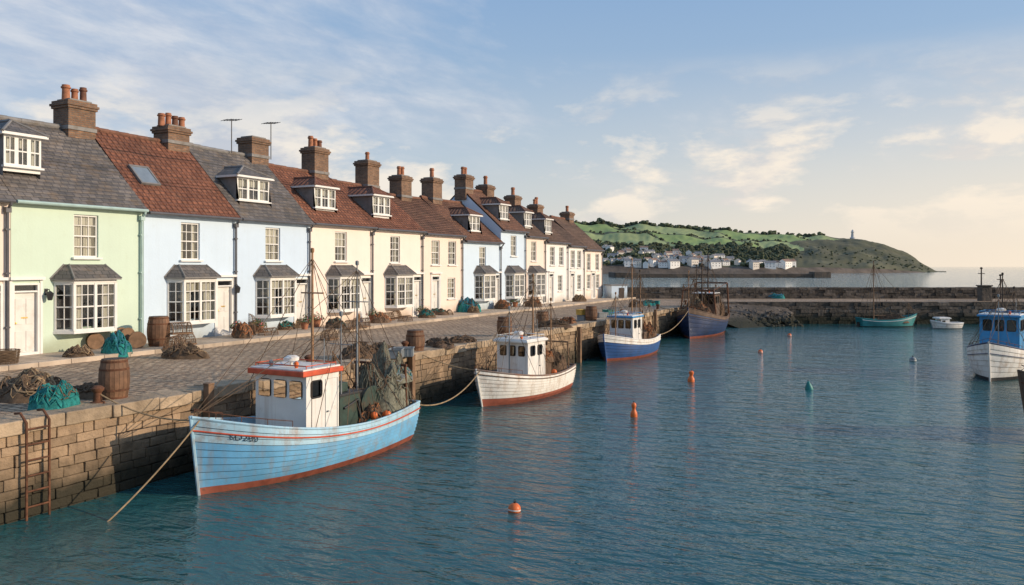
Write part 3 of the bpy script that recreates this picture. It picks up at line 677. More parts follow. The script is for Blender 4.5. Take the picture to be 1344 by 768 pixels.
x,y=P(782,422); barrel((min(x,XQ-.45),y,.03),.75,'oak barrel beside stacked crates at the quay edge',rs=.85)
x,y=P(4,483); basket(x,y,0,.40,.5)
x,y=P(103,473); heap('rope_heap',(x,y,.0),.5,.4,.34,[ROPED,NETB,ROPE],60,.016,'coiled brown ropes heaped against the kerb','rope',5)
x,y=P(150,468); heap('fishing_net',(x+.1,y,.0),.5,.38,.6,[NETT,NETT,ROPEB],70,.012,'teal net draped outside the mint green cottage','net',6)
for (px,py,rr) in ((126,463,.26),(138,458,.3),(166,461,.33),(183,462,.27)):
    x,y=P(px,py); mb=MB(); ax=Matrix.Rotation(math.pi/2,3,'Y')@Matrix.Rotation(.2,3,'X')
    mb.lathe([(.02,-.16),(rr,-.16),(rr,-.12),(rr*.6,-.12),(rr*.6,.12),(rr,.12),(rr,.16),(.02,.16)],(0,0,rr),22,0,ax); mb.lathe([(rr*.85,-.11),(rr*.88,0),(rr*.85,.11)],(0,0,rr),22,1,ax)
    mb.build('rope_drum',[WOOD,ROPED],loc=(x-.1,y,.12),rot=(0,0,U(-.4,.4)),label='wooden drum wound with dark rope by the cottage',cat='rope drum',group='rope drums')
for i,(px,py,z) in enumerate(((228,462,.12),(243,458,.12),(236,458,.5),(322,444,.12),(338,441,.12),(330,440,.5),(352,444,0.0),(508,424,.12),(520,421,.12),(514,420,.5),(532,425,0),(462,436,.12),(474,433,.12),(432,446,0),(590,416,.0),(690,404,0))):
    x,y=P(px,py); pot(x,y,z,U(-.6,.9)+1.4)
GEAR=[[ROPED,NETB,ROPE],[NETB,NETO],[NETB,ROPED,NETT]]
for i,(px,py) in enumerate(((243,470),(318,447),(372,436),(386,434),(500,427),(560,420),(622,413),(700,405),(575,416),(760,398),(660,408),(440,434))):
    x,y=P(px,py); heap('rope_heap' if i%2 else 'fishing_net',(x,y,.0 if x>-21.7 else .12),U(.45,.75),U(.35,.5),U(.28,.5),GEAR[i%3],45,.015,'tangled fishing gear heaped outside the terrace','fishing gear',10+i,U(0,3))
x,y=P(612,412); heap('fishing_net',(x,y,0.05),.95,.6,.75,[NETT,ROPEB,NETB],60,.018,'large teal and blue net pile outside a cottage','net',31)
for px,py in ((312,446),(400,436),(325,440),(398,432),(490,426),(552,418),(668,405)):
    x,y=P(px,py); plant(max(x,-23.7),y,.124,U(.16,.24),U(.26,.36))
for i,(px,py,m) in enumerate(((500,466,ROPED),(470,470,NETB),(590,456,NETB),(640,452,NETB),(730,430,NETB),(745,424,NETO),(835,403,NETB),(850,401,NETT))):
    x,y=P(px,py); heap('rope_heap',(min(x,XQ-.5),y,.0),U(.5,.8),U(.4,.55),U(.18,.4),[m,ROPED],40,.018,'mooring ropes and net heaped by the quay edge','rope',50+i,U(0,3))
LB={'grey_plastic':'grey plastic fish crate on the quay','yellow_plastic':'yellow plastic fish crate on the quay','teal_plastic':'teal plastic fish crate on the quay'}
for i,(px,py,z,m) in enumerate(((520,470,0,GREYP),(530,468,0,GREYP),(765,421,0,GREYP),(790,417,0,GREYP),(798,413,0,TEALP),(765,421,.3,YELL),(806,410,0,GREYP),(860,400,0,TEALP),(1010,391.5,0,TEALP),(1018,391.5,0,TEALP),(1030,391.5,0,TEALP),(1018,391.5,.4,TEALP),(1024,391.5,.4,TEALP))):
    x,y=P(px,py); crate(x,y,z,U(0,3),m,LB[m.name],1 if px<1000 else 1.5)
x,y=P(1012,391.6); heap('fishing_net',(x,y,0),1.3,.8,.55,[NETT,ROPEB],40,.03,'teal nets piled on the breakwater','net',71)
bl=None
for yy in (10.6,16.9,21.5,28.3,35.5,43,50,57):
    if bl is None:
        mb=MB(); mb.lathe([(.14,0),(.14,.03),(.085,.05),(.075,.22),(.12,.27),(.13,.31),(.07,.36),(.01,.365)],(0,0,0),16); bl=mb.build('mooring_bollard',RUST,loc=(XQ-.45,yy,.03),smooth=True,label='rusty iron mooring bollard on the quay coping',cat='bollard',group='mooring bollards')
    else: dup(bl,(XQ-.45,yy,.03))
fp=None
for yy in (12.9,18.9,21.0,29.6,35.1,42.5,47.5):
    if fp is None:
        mb=MB(); mb.box((0,0,-1.2),(.17,.17,2.7)); mb.box((0,0,.165),(.19,.19,.04)); fp=mb.build('fender_post',WOOD,loc=(XQ+.15,yy,0),bevel=.015,label='weathered timber fender post against the quay wall',cat='post',group='timber fender posts')
    else: dup(fp,(XQ+.15,yy,U(-.25,.0)))
mb=MB(); 
for s_ in (0,.42): mb.tube([(-.28,s_,.14),(-.12,s_,.16),(.06,s_,.0),(.06,s_,-2.4)],.024,7)
lad=mb.build('quay_ladder',RUST,loc=(XQ+.06,8.8,0),label='rusty iron ladder fixed to the harbour wall',cat='ladder')
for i in range(8):
    mb=MB(); mb.tube([(.06,0,-.12-i*.28),(.06,.42,-.12-i*.28)],.018,6); mb.build('rung',RUST,lad)

# ------------------------------------------------------------------ boats
def sagline(a,b,sag,n=18):
    a=Vector(a);b=Vector(b); return [a.lerp(b,i/n)-Vector((0,0,sag*4*(i/n)*(1-i/n))) for i in range(n+1)]
def fishing_boat(name,loc,rz,L,B,hb,hm,hs,label,mats,K=8,rake=.45,tw=.7,draft=.5,bulw=.38,house_=None,masts=(),rail=True,text=None,cat='fishing boat',rub=.82,stripe=REDP,gun=WHITE,det=True,stem=None,lapshade=SEAM,bt=.14,bp=2.7):  # SEAM is the painted shadow line under the plank laps
    e=empty(name,loc,label,cat,rz,group='boats moored in the harbour')
    NS=len(mats[0]); hm_=list(mats[0])+[lapshade]
    def sheer(t): return hm+(hs-hm)*((.35-t)/.35)**2 if t<.35 else hm+(hb-hm)*((t-.35)/.65)**1.9
    def bsf(t):
        f=tw+(1-tw)*math.sin(math.pi/2*t/.45) if t<.45 else (1-((t-.45)/.55)**bp)
        return max(.025,B/2*f)
    def pt(t,z,off=0):
        sh=sheer(t); v=max(0,min(1,(z+draft)/(sh+draft))); ex=.40+.45*t**3
        y=bsf(t)*(math.sin(math.pi/2*v**.92))**ex if t<.9 else bsf(t)*(math.sin(math.pi/2*v**.92)*(1-(t-.9)*8)+v*(t-.9)*8 if t<1.02 else v)**ex
        x=-L/2+L*t-rake*(1-v)*max(0,(t-.5)/.5)**2+.18*(1-v)*(1-t)**3
        return Vector((x,max(.02,y+off) if t<.995 else max(.02,y),z))
    T=[i/40 for i in range(39)]+[.965,.98,.99,1.0]; T=sorted(set(T))
    rings=[(lambda t:-draft,0,0),(lambda t:-draft*.5,0,0),(lambda t:0.0,0,0)]
    for s_ in range(K):
        f0,f1=s_/K,(s_+1)/K; mi=mats[1][min(s_,len(mats[1])-1)]
        rings.append((lambda t,f=f0:bt+(sheer(t)-bt)*f,.022,mi))
        rings.append((lambda t,f=f1:bt+(sheer(t)-bt)*f-.013,.0,NS if s_<K-1 else mi)); rings.append((lambda t,f=f1:bt+(sheer(t)-bt)*f,-.004,mi))  # narrow darker band below each lap, painting in its shadow line
    mb=MB(); G=[]
    for sd in (1,-1):
        g=[]
        for zf,off,mi in rings:
            row=[]
            for t in T:
                p=pt(t,zf(t),off); row.append(mb.vert((p.x,p.y*sd,p.z)))
            g.append(row)
        for j in range(len(rings)-1):
            for i in range(len(T)-1):
                q=(g[j][i],g[j][i+1],g[j+1][i+1],g[j+1][i]); mb.face(q if sd<0 else q[::-1],rings[j][2])
        G.append(g)
    for j in range(len(rings)-1): mb.face((G[0][j][0],G[1][j][0],G[1][j+1][0],G[0][j+1][0]),rings[j][2]); mb.face((G[0][j][-1],G[1][j][-1],G[1][j+1][-1],G[0][j+1][-1]),rings[j][2])
    inn=[]
    for sd in (1,-1):
        r0=[G[0 if sd>0 else 1][-1][i] for i in range(len(T))]; r1=[];r2=[]
        for t in T:
            p=pt(t,sheer(t),-.05); r1.append(mb.vert((p.x-.0,p.y*sd if t<.97 else .001*sd,p.z+.001)))
            p=pt(t,sheer(t)-bulw,-.06); r2.append(mb.vert((p.x,p.y*sd if t<.97 else .001*sd,p.z)))
        for i in range(len(T)-1):
            mb.face((r0[i],r0[i+1],r1[i+1],r1[i]),mats[2]); mb.face((r1[i],r1[i+1],r2[i+1],r2[i]),mats[2])
        inn.append((r1,r2))
    mb.face((inn[0][0][0],inn[1][0][0],inn[1][1][0],inn[0][1][0]),mats[2])
    mb.build('hull',hm_,e,smooth=True,ang=20)
    mb=MB(); pr=None
    for t in T:
        p=pt(t,sheer(t)-bulw,-.055); c=(mb.vert((p.x,p.y,p.z+.005)),mb.vert((p.x,-p.y,p.z+.005)))
        if pr: mb.face((pr[0],c[0],c[1],pr[1]))
        pr=c
    mb.build('deck',DECKM,e)
    def rail_(zoff,r,off,mat,nm,f=None):
        mb=MB()
        for sd in (1,-1):
            pts=[]
            for t in T:
                z=sheer(t)+zoff if f is None else bt+(sheer(t)-bt)*f
                p=pt(t,min(z,sheer(t)),off); pts.append((p.x+(.02 if t>.99 else 0),p.y*sd,z))
            mb.tube(pts,r,6)
        if f is None: p=pt(0,sheer(0),0); mb.tube([(p.x,p.y,sheer(0)+zoff),(p.x,-p.y,sheer(0)+zoff)],r,6)
        return mb.build(nm,mat,e,smooth=True)
    rail_(.012,.034,-.02,gun,'gunwale')
    rail_(0,.018,.02,stripe,'rubbing_strake',rub)
    mb=MB(); mb.tube([(pt(1,z).x+.02,0,z) for z in [-draft+(sheer(1)+draft+.04)*i/10 for i in range(11)]],.035,6); mb.build('stem',stem or (gun if det else mats[0][0]),e)
    mb=MB(); mb.box((-L/2+.05,0,-.1),(.35,.05,.9)); mb.build('rudder',DARKW,e)
    if text:
        cu=bpy.data.curves.new('reg','FONT'); cu.body=text[0]; cu.size=text[1]; cu.extrude=0; tmp=bpy.data.objects.new('reg',cu); COL.objects.link(tmp)
        dg=bpy.context.evaluated_depsgraph_get(); me=bpy.data.meshes.new_from_object(tmp.evaluated_get(dg)); COL.objects.unlink(tmp); bpy.data.objects.remove(tmp)
        def find(x,z):
            lo,hi=0.0,1.0
            for _ in range(24):
                m=(lo+hi)/2
                if pt(m,z).x<x: lo=m
                else: hi=m
            return lo
        for v in me.vertices:
            x=text[2]-v.co.x; t=find(x,text[3]); z=text[3]+v.co.y+(sheer(t)-sheer(find(text[2],text[3])))*.9; t=find(x,z); p=pt(t,z); v.co=(x,p.y+.03,z)
        me.materials.append(text[4]); o=bpy.data.objects.new('registration_number',me); COL.objects.link(o); o.parent=e
    if house_:
        hh=house_; x0,x1,hw,zt=hh['x0'],hh['x1'],hh['hw'],hh['top']; tmid=((x0+x1)/2+L/2)/L; zb=sheer(tmid)-bulw-.02; H=zt-zb; wl,wh=zt-hh.get('wh',.62),zt-.13
        mb=MB(); W=2*hw; Ls=x1-x0; gp=hh.get('gp',.11)
        nf=hh.get('nf',3); fw=[(gp+(W-gp)*i/nf,(W-gp)*(i+1)/nf,wl-zb,wh-zb) for i in range(nf)]
        mb.wallface((x1,hw,zb),(0,-1,0),(1,0,0),W,H,fw,.04); mb.wallface((x0,-hw,zb),(0,1,0),(-1,0,0),W,H,[(W*.1,W*.4,wl-zb,wh-zb)],.04)
        ns=hh.get('ns',1); sw=[(Ls*.14+(Ls*.8)*i/ns,Ls*.12+(Ls*.8)*(i+1)/ns-.16,wl-zb,wh-zb) for i in range(ns)]
        if ns==1: sw=[(Ls*.14,Ls*.46,wl-zb,wh-zb)]
        mb.wallface((x0,hw,zb),(1,0,0),(0,1,0),Ls,H,[(Ls-s_[1],Ls-s_[0],s_[2],s_[3]) for s_ in sw],.04); mb.wallface((x1,-hw,zb),(-1,0,0),(0,-1,0),Ls,H,sw,.04)
        wo=mb.build('wheelhouse',hh['mat'],e)
        def pane(o,u,h,nm='window'):
            o=Vector(o);u=Vector(u); mb=MB(); n=u.cross(Vector((0,0,1)))
            z_=Vector((0,0,1)); c=o+u*(h[0]+h[1])/2+z_*(h[2]+h[3])/2; hu,hz_=(h[1]-h[0])/2,(h[3]-h[2])/2; rr=min(hu,hz_)*.35; q=[]
            mb.poly([c-n*.03+u*a_*hu+z_*b_*hz_ for a_,b_ in ((-1,-1),(1,-1),(1,1),(-1,1))],0)
            for a_,b_,st in ((1,1,0),(-1,1,90),(-1,-1,180),(1,-1,270)):
                for k in range(4):
                    an=math.radians(st+k*30); q.append(c+u*(a_*(hu-rr)+rr*math.cos(an))+z_*(b_*(hz_-rr)+rr*math.sin(an))+n*.005)
            mb.tube(q,.02,5,1,True); mb.build(nm,[BGLASS,hh.get('frame',RUBBER)],wo)
        for h in fw: pane((x1,hw,zb),(0,-1,0),h)
        for h in sw: pane((x1,hw,zb),(-1,0,0),h); pane((x1,-hw,zb),(-1,0,0),h)
        tk=hh.get('tk',.08)
        mb=MB(); mb.box(((x0+x1)/2+.05,0,zt+tk/2),(Ls+.26,W+.16,tk)); mb.build('roof_trim',hh.get('trim',REDP),wo,bevel=.02)
        mb=MB(); mb.box(((x0+x1)/2+.05,0,zt+tk+.015),(Ls+.16,W+.06,.04)); mb.build('roof',hh.get('roofm',WHITEW),wo,bevel=.012)
        if det:
            cx=(x0+x1)/2; mb=MB(); mb.lathe([(.03,.0),(.03,.12),(.17,.13),(.18,.2),(.12,.24),(.01,.25)],(cx+.2,.0,zt+tk+.03),16); mb.build('radar_dome',WHITEW,wo,smooth=True)
            mb=MB(); mb.tube([(x0+.15,hw*.6,zt+.1),(x0+.15,hw*.6,zt+.75)],.012,5); mb.build('whip_aerial',GREYP,wo)
            for s_ in (-1,1): mb=MB(); mb.lathe([(.03,0),(.05,.05),(.05,.12),(.02,.15)],(x1-.1,s_*hw*.5,zt+tk+.03),10); mb.build('roof_lamp',ORANGE if s_>0 else GREYP,wo)
            mb=MB(); mb.tube([(x0+.1,-hw,zt+.22),(x0+.1,hw,zt+.22),(x1,hw,zt+.22),(x1,-hw,zt+.22)],.014,5,0,True)
            for q in ((x0+.1,-hw),(x0+.1,hw),(x1,hw),(x1,-hw)): mb.tube([(q[0],q[1],zt+.1),(q[0],q[1],zt+.22)],.01,5)
            mb.build('roof_rail',hh.get('trim',REDP),wo)
            dx=x0+Ls*.24; mb=MB(); mb.tube([(dx-.2,hw+.004,zb+.1),(dx-.2,hw+.004,wh),(dx+.2,hw+.004,wh),(dx+.2,hw+.004,zb+.1)],.008,4,0,True); mb.box((dx+.13,hw+.02,zb+H*.45),(.05,.04,.03)); mb.build('door',GREYP,wo)
    for (mx,my,mh,rr,boom,mm) in masts:
        t=(mx+L/2)/L; zb=sheer(t)-bulw; mb=MB(); mb.tube([(mx,my,zb),(mx,my,mh)],rr,8,0,r2=rr*.55)
        mb.tube([(mx,my-.35,mh*.8),(mx,my+.35,mh*.8)],rr*.45,6); mb.lathe([(.03,0),(.045,.03),(.045,.1),(.02,.12)],(mx,my,mh-.02),8)
        if boom: mb.tube([(mx,my,zb+.7),(mx+boom[0],my+boom[1],zb+boom[2])],rr*.6,6,0,r2=rr*.4)
        mo=mb.build('mast',mm,e,smooth=True)
        mb=MB(); 
        ends=[]
        for tt,sd in ((max(.03,t-.28),1),(max(.03,t-.28),-1),(min(.97,t+.25),1),(min(.97,t+.25),-1),(t,1),(t,-1)):
            p=pt(tt,sheer(tt)); ends.append((p.x,p.y*sd,p.z))
        p=pt(1,sheer(1)); ends.append((p.x,0,p.z))
        for q in ends: mb.tube([q,(mx,my,mh*.97)],.008 if det else .012,4)
        if boom:
            mb.tube([(mx,my,mh*.95),(mx+boom[0],my+boom[1],zb+boom[2])],.008,4); mb.tube([(mx+boom[0],my+boom[1],zb+boom[2]),(mx+boom[0]*.95,my+boom[1],zb+.5)],.008,4)
            mb.lathe([(.02,-.08),(.05,-.04),(.05,.04),(.02,.08)],(mx+boom[0]*.95,my+boom[1],zb+boom[2]-.2),8)
        mb.build('rigging',ROPED,mo)
    if rail:
        mb=MB()
        for sd in (1,-1):
            pts=[]
            for tt in (.74,.82,.89,.95):
                p=pt(tt,sheer(tt)); mb.tube([(p.x,p.y*sd*.93,p.z),(p.x,p.y*sd*.93,p.z+.16)],.008,5); pts.append((p.x,p.y*sd*.93,p.z+.16))
            p=pt(1,sheer(1)); pts.append((p.x-.05,0,p.z+.17)); mb.tube(pts,.009,5)
        mb.build('bow_rail',RUST,e)
    def wpt(x,y,z):
        m=Matrix.Rotation(rz,3,'Z'); q=m@Vector((x,y,z)); return (q.x+loc[0],q.y+loc[1],q.z+loc[2])
    return e,wpt,pt,sheer
PALEN=M('painted_number_dark',(.02,.045,.07),.7,.3,20,40,.2)
RUSTW=M('rust_streaked_gunwale',(.16,.12,.10),.6,.35,4,20,.3,dirt=(.25,.10,.05),dlo=.45,dhi=.65)
L1=6.5
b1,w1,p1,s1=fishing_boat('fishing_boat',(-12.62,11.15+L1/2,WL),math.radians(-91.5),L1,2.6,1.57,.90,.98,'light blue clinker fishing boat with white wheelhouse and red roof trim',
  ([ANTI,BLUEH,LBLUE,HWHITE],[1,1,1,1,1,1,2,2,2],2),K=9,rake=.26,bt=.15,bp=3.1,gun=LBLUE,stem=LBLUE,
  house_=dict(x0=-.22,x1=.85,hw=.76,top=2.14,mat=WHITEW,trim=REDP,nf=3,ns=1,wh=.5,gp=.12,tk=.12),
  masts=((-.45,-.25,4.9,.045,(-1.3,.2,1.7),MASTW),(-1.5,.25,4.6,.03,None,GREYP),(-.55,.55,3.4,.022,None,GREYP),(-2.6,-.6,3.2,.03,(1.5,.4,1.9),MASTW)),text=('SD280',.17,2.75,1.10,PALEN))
mb=MB(); mb.box((-.85,.1,1.1),(.75,.95,.8)); mb.box((-.85,.1,1.52),(.82,1.02,.06),1); mb.box((-.75,.15,1.66),(.45,.5,.22)); mb.tube([(-1.1,-.2,1.5),(-1.1,-.2,2.0),(-1.2,-.2,2.05)],.05,8)
mb.tube([(-.6,.6,1.2),(-1.1,.6,1.35),(-1.2,.62,.8)],.035,6,1)
mb.build('engine_casing',[DGREEN,IRON],b1,bevel=.02)
mb=MB(); 
for s_ in (-1,1): mb.tube([(-2.75,s_*.85,.6),(-2.75,s_*.8,2.0)],.035,8)
mb.tube([(-2.75,-.85,2.0),(-2.75,.85,2.0)],.035,8); mb.tube([(-2.75,-.6,2.0),(-1.9,-.5,.8)],.025,6); mb.tube([(-2.75,.6,2.0),(-1.9,.5,.8)],.025,6)
mb.build('stern_gantry',RUST,b1,smooth=True)
mb=MB(); ax=Matrix.Rotation(math.pi/2,3,'X')
mb.lathe([(.02,-.5),(.40,-.5),(.40,-.46),(.16,-.45),(.16,.45),(.40,.46),(.40,.5),(.02,.5)],(-1.65,.1,1.2),20,0,ax); mb.lathe([(.2,-.44),(.31,-.2),(.29,.2),(.2,.44)],(-1.65,.1,1.2),20,1,ax); mb.build('net_drum',[DGREEN,NETB],b1,smooth=True)
q=w1(-2.5,.3,.62); heap('fishing_net',q,.62,.82,1.4,[NETG,NETG,NETB,NETG],190,.012,'rounded grey brown net bundle on the stern of a blue boat','net',81,0,.30)
q=w1(-2.75,.45,1.55); heap('fishing_net',q,.42,.55,.42,[NETG,NETT,GREYP,ROPE],100,.011,'teal and grey net draped over the stern gantry','net',82,0)
q=w1(-1.55,.5,.62); heap('rope_heap',q,.5,.45,.45,[NETB,NETO,ROPED],60,.014,'orange and dark rope heap on deck','rope',83)
for x,y,z,r in ((-1.2,.86,.66,.10),(-1.75,.92,.80,.11),(-1.4,.88,.85,.09)):
    q=w1(x,y,z); ballfloat(*q,r,None if r!=.10 else TEALP,'orange ball float among nets on deck' if r!=.10 else 'teal ball float among nets on deck')
q=w1(2.0,.0,.86); coil(q,.28,5,.022,ROPE,'pale mooring rope coiled on a foredeck',91)
q=w1(1.55,-.45,.66); crate(*q,.3,GREYP,'grey plastic fish crate on a foredeck')
L2=5.6
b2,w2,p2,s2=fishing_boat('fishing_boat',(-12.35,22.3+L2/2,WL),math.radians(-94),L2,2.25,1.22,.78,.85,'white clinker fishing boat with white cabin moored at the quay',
  ([ANTI,HWHITE,LBLUE],[0,1],1),K=8,rake=.5,lapshade=LAPSHADEW,bt=.12,house_=dict(x0=-.7,x1=.55,hw=.62,top=1.94,mat=WHITEW,trim=WHITE,nf=3,ns=2,wh=.46,gp=.13),gun=RUSTW,stem=HWHITE,stripe=BROWNH,rub=.88,
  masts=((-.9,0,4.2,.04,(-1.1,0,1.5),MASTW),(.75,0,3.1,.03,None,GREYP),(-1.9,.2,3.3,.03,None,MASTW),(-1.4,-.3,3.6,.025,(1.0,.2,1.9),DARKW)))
mb=MB(); mb.box((-1.35,0,.8),(.6,.9,.6)); mb.build('engine_casing',[BROWNH],b2,bevel=.02)
mb=MB()
for s_ in (-1,1): mb.tube([(-2.3,s_*.75,.5),(-2.3,s_*.7,1.75)],.03,6)
mb.tube([(-2.3,-.72,1.75),(-2.3,.72,1.75)],.03,6); mb.build('stern_gantry',WOOD,b2)
q=w2(-1.9,.3,.5); heap('fishing_net',q,.5,.5,.85,[NETB,ROPED],50,.014,'brown net heaped on the stern of a white boat','net',84,0,.45)
q=w2(-1.4,.2,1.08); heap('rope_heap',q,.35,.35,.4,[NETB,NETO],40,.013,'brown rope heap on an engine casing','rope',85)
q=w2(1.5,0,.62); coil(q,.24,5,.02,ROPE,'pale rope coiled on a white boat foredeck',92)
q=w2(-1.0,.78,.7); ballfloat(*q,.10)
L3=5.8
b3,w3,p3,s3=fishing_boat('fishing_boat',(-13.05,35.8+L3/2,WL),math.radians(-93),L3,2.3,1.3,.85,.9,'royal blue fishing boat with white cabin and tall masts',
  ([ANTI,BRIGHTB,HWHITE],[1,1,1,1,1,2,2],1),K=7,rake=.5,lapshade=LAPSHADED,house_=dict(x0=-.6,x1=.7,hw=.62,top=2.0,mat=WHITEW,trim=CABB,nf=3,ns=2,wh=.52),gun=WHITEW,stem=BRIGHTB,stripe=WHITEW,rub=.72,
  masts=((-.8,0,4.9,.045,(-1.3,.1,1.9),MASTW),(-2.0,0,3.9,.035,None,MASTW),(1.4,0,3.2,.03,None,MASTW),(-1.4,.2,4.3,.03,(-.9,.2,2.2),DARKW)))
mb=MB(); mb.box((-1.6,0,.85),(.8,1.0,.6)); mb.build('engine_casing',[BROWNH],b3,bevel=.02)
q=w3(-2.1,.3,.55); heap('fishing_net',q,.5,.5,.85,[NETB,NETO],40,.014,'brown net heaped on the stern of a blue boat','net',86,0,.45)
L4=8.4
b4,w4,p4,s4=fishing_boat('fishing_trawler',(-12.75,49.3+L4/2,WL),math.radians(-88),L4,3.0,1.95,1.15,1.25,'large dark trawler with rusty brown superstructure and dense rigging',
  ([ANTI,NAVY,BROWNH,DARKH],[1,1,1,1,1,2],2),K=6,rake=.6,lapshade=LAPSHADED,cat='trawler',house_=dict(x0=-2.4,x1=-.6,hw=.75,top=2.65,mat=BROWNH,trim=DARKH,nf=4,ns=2),gun=BROWNH,stem=NAVY,stripe=BROWNH,rub=.75,
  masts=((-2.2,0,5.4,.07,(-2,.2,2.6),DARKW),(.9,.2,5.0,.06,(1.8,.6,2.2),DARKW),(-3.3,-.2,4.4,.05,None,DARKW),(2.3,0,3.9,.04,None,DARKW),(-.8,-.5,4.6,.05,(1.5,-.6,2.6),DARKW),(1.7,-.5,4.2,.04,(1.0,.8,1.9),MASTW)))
mb=MB()
for s_ in (-1,1): mb.tube([(-3.5,s_*1.2,1),(-3.4,s_*1.1,3.4)],.06,6); mb.tube([(1.2,s_*1.2,1.0),(1.1,s_*1.0,3.0)],.05,6)
mb.tube([(-3.4,-1.1,3.4),(-3.4,1.1,3.4)],.06,6); mb.tube([(1.1,-1.0,3.0),(1.1,1.0,3.0)],.05,6); mb.tube([(-3.4,1.1,3.4),(1.1,1.0,3.0)],.02,5); mb.tube([(-3.4,-1.1,3.4),(1.1,-1.0,3.0)],.02,5); mb.build('gantry',RUST,b4)
q=w4(2.0,.2,.95); heap('fishing_net',q,.9,.8,1.1,[NETB,NETO,ROPED],70,.02,'brown and orange nets heaped on the trawler foredeck','net',87,0,.45)
q=w4(.6,-.3,.95); heap('fishing_net',q,.7,.7,1.4,[NETB,NETG,ROPED],60,.02,'tall dark net pile before the trawler cabin','net',93,0,.45)
q=w4(-3.0,.2,.9); heap('fishing_net',q,.8,.9,1.6,[NETB,ROPED],60,.02,'brown nets heaped on the trawler stern','net',88,0,.45)
L5=5.9
x5,y5=C(20.65,33.6)
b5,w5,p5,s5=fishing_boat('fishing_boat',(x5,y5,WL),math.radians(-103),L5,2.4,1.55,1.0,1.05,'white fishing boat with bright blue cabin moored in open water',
  ([DARKH,HWHITE,NAVY],[1,1,1,1,1,1],1),K=6,rake=.4,lapshade=LAPSHADEW,house_=dict(x0=-.9,x1=.5,hw=.72,top=2.45,mat=CABB,trim=CABB,nf=3,ns=2,wh=.58,gp=.13),gun=NAVY,stem=HWHITE,stripe=NAVY,rub=.7,
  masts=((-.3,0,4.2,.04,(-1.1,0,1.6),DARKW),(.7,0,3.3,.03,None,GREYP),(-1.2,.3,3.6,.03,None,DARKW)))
mb=MB(); mb.box((1.1,0,1.1),(.7,.7,.3)); mb.build('hatch',WHITEW,b5,bevel=.02)
q=w5(-1.7,.1,.6); heap('fishing_net',q,.5,.5,.8,[ROPEB,NETB],40,.014,'blue and brown net heap on a boat stern','net',89)
x6,y6=C(28.6,60.6)
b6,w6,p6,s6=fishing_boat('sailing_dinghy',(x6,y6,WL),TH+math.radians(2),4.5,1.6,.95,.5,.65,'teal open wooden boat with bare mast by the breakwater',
  ([DARKH,TEALH],[1],1),K=5,rake=.5,bt=.06,lapshade=LAPSHADED,cat='boat',rail=False,gun=TEALH,stripe=WHITE,masts=((-1.1,0,4.9,.05,(1.9,0,.7),WOOD),(1.6,0,1.7,.03,None,WOOD)),det=False)
mb=MB(); 
for x in (-1,.1,1.1): mb.box((x,0,.42),(.22,1.2,.04))
mb.build('thwart',WOOD,b6)
q=w6(.3,0,.3); heap('fishing_net',q,1.2,.45,.5,[NETB,ROPED],30,.02,'dark net and canvas heap in a teal boat','net',90)
x7,y7=C(31.9,58.6)
b7,w7,p7,s7=fishing_boat('motor_dinghy',(x7,y7,WL),TH+math.radians(184),2.3,1.1,.6,.4,.42,'small white motor dinghy moored near the breakwater',
  ([GREYP,HWHITE],[1],1),K=3,rake=.3,draft=.25,bt=.05,bulw=.15,lapshade=LAPSHADEW,cat='boat',rail=False,gun=WHITE,stripe=GREYP,det=False,house_=dict(x0=-.1,x1=.55,hw=.36,top=.72,mat=WHITEW,trim=WHITE,nf=2,ns=1,wh=.3,gp=.06))
x8,y8=C(16.35,21.0)
b8,w8,p8,s8=fishing_boat('fishing_boat',(x8,y8,WL),TH+math.radians(174),5.6,2.2,1.75,1.2,1.25,'dark hulled fishing boat with rusty bulwark, bow showing',
  ([ANTI,DARKH,BROWNH],[1,1,1,2,2],2),K=6,rake=.35,lapshade=LAPSHADED,house_=dict(x0=-1.2,x1=.0,hw=.7,top=2.7,mat=BROWNH,trim=WHITE),gun=BROWNH,stripe=RUST,masts=((-1.5,0,4.6,.045,None,DARKW),))
def rope(a,b,sag,label,r=.016,m=ROPE):
    mb=MB(); c=Vector(a); mb.tube([p-c for p in sagline(a,b,sag,26)],r,6); mb.build('mooring_rope',m,loc=a,smooth=True,label=label,cat='rope',group='mooring ropes')
bow=Vector(w1(L1/2-.12,.1,1.52)); x,y=P(112,692,WL)
rope(bow,(x,y,WL-.25),.12,'mooring rope running from a blue bow into the water')
rope(bow,(XQ-.45,10.6,.25),.18,'bow mooring rope tied to a quay bollard')
rope(w1(-L1/2+.2,-.7,.98),(XQ-.45,16.9,.25),.1,'stern mooring rope tied to a quay bollard')
rope(w1(-L1/2+.15,.7,.98),w2(L2/2-.15,.05,1.2),.45,'slack rope linking two moored fishing boats',.018)
rope(w2(L2/2-.15,-.1,1.2),(XQ-.45,21.5,.25),.15,'bow mooring rope of a white boat')
rope(w3(L3/2-.15,0,1.3),(XQ-.45,35.5,.25),.15,'bow mooring rope of a blue boat')
rope(w4(L4/2-.15,0,1.9),(XQ-.45,50,.25),.15,'bow mooring rope of a dark trawler',.025)
rope(w3(-L3/2+.1,.5,.9),w4(L4/2-.1,.0,1.8),.4,'slack rope linking a blue boat and trawler',.02)
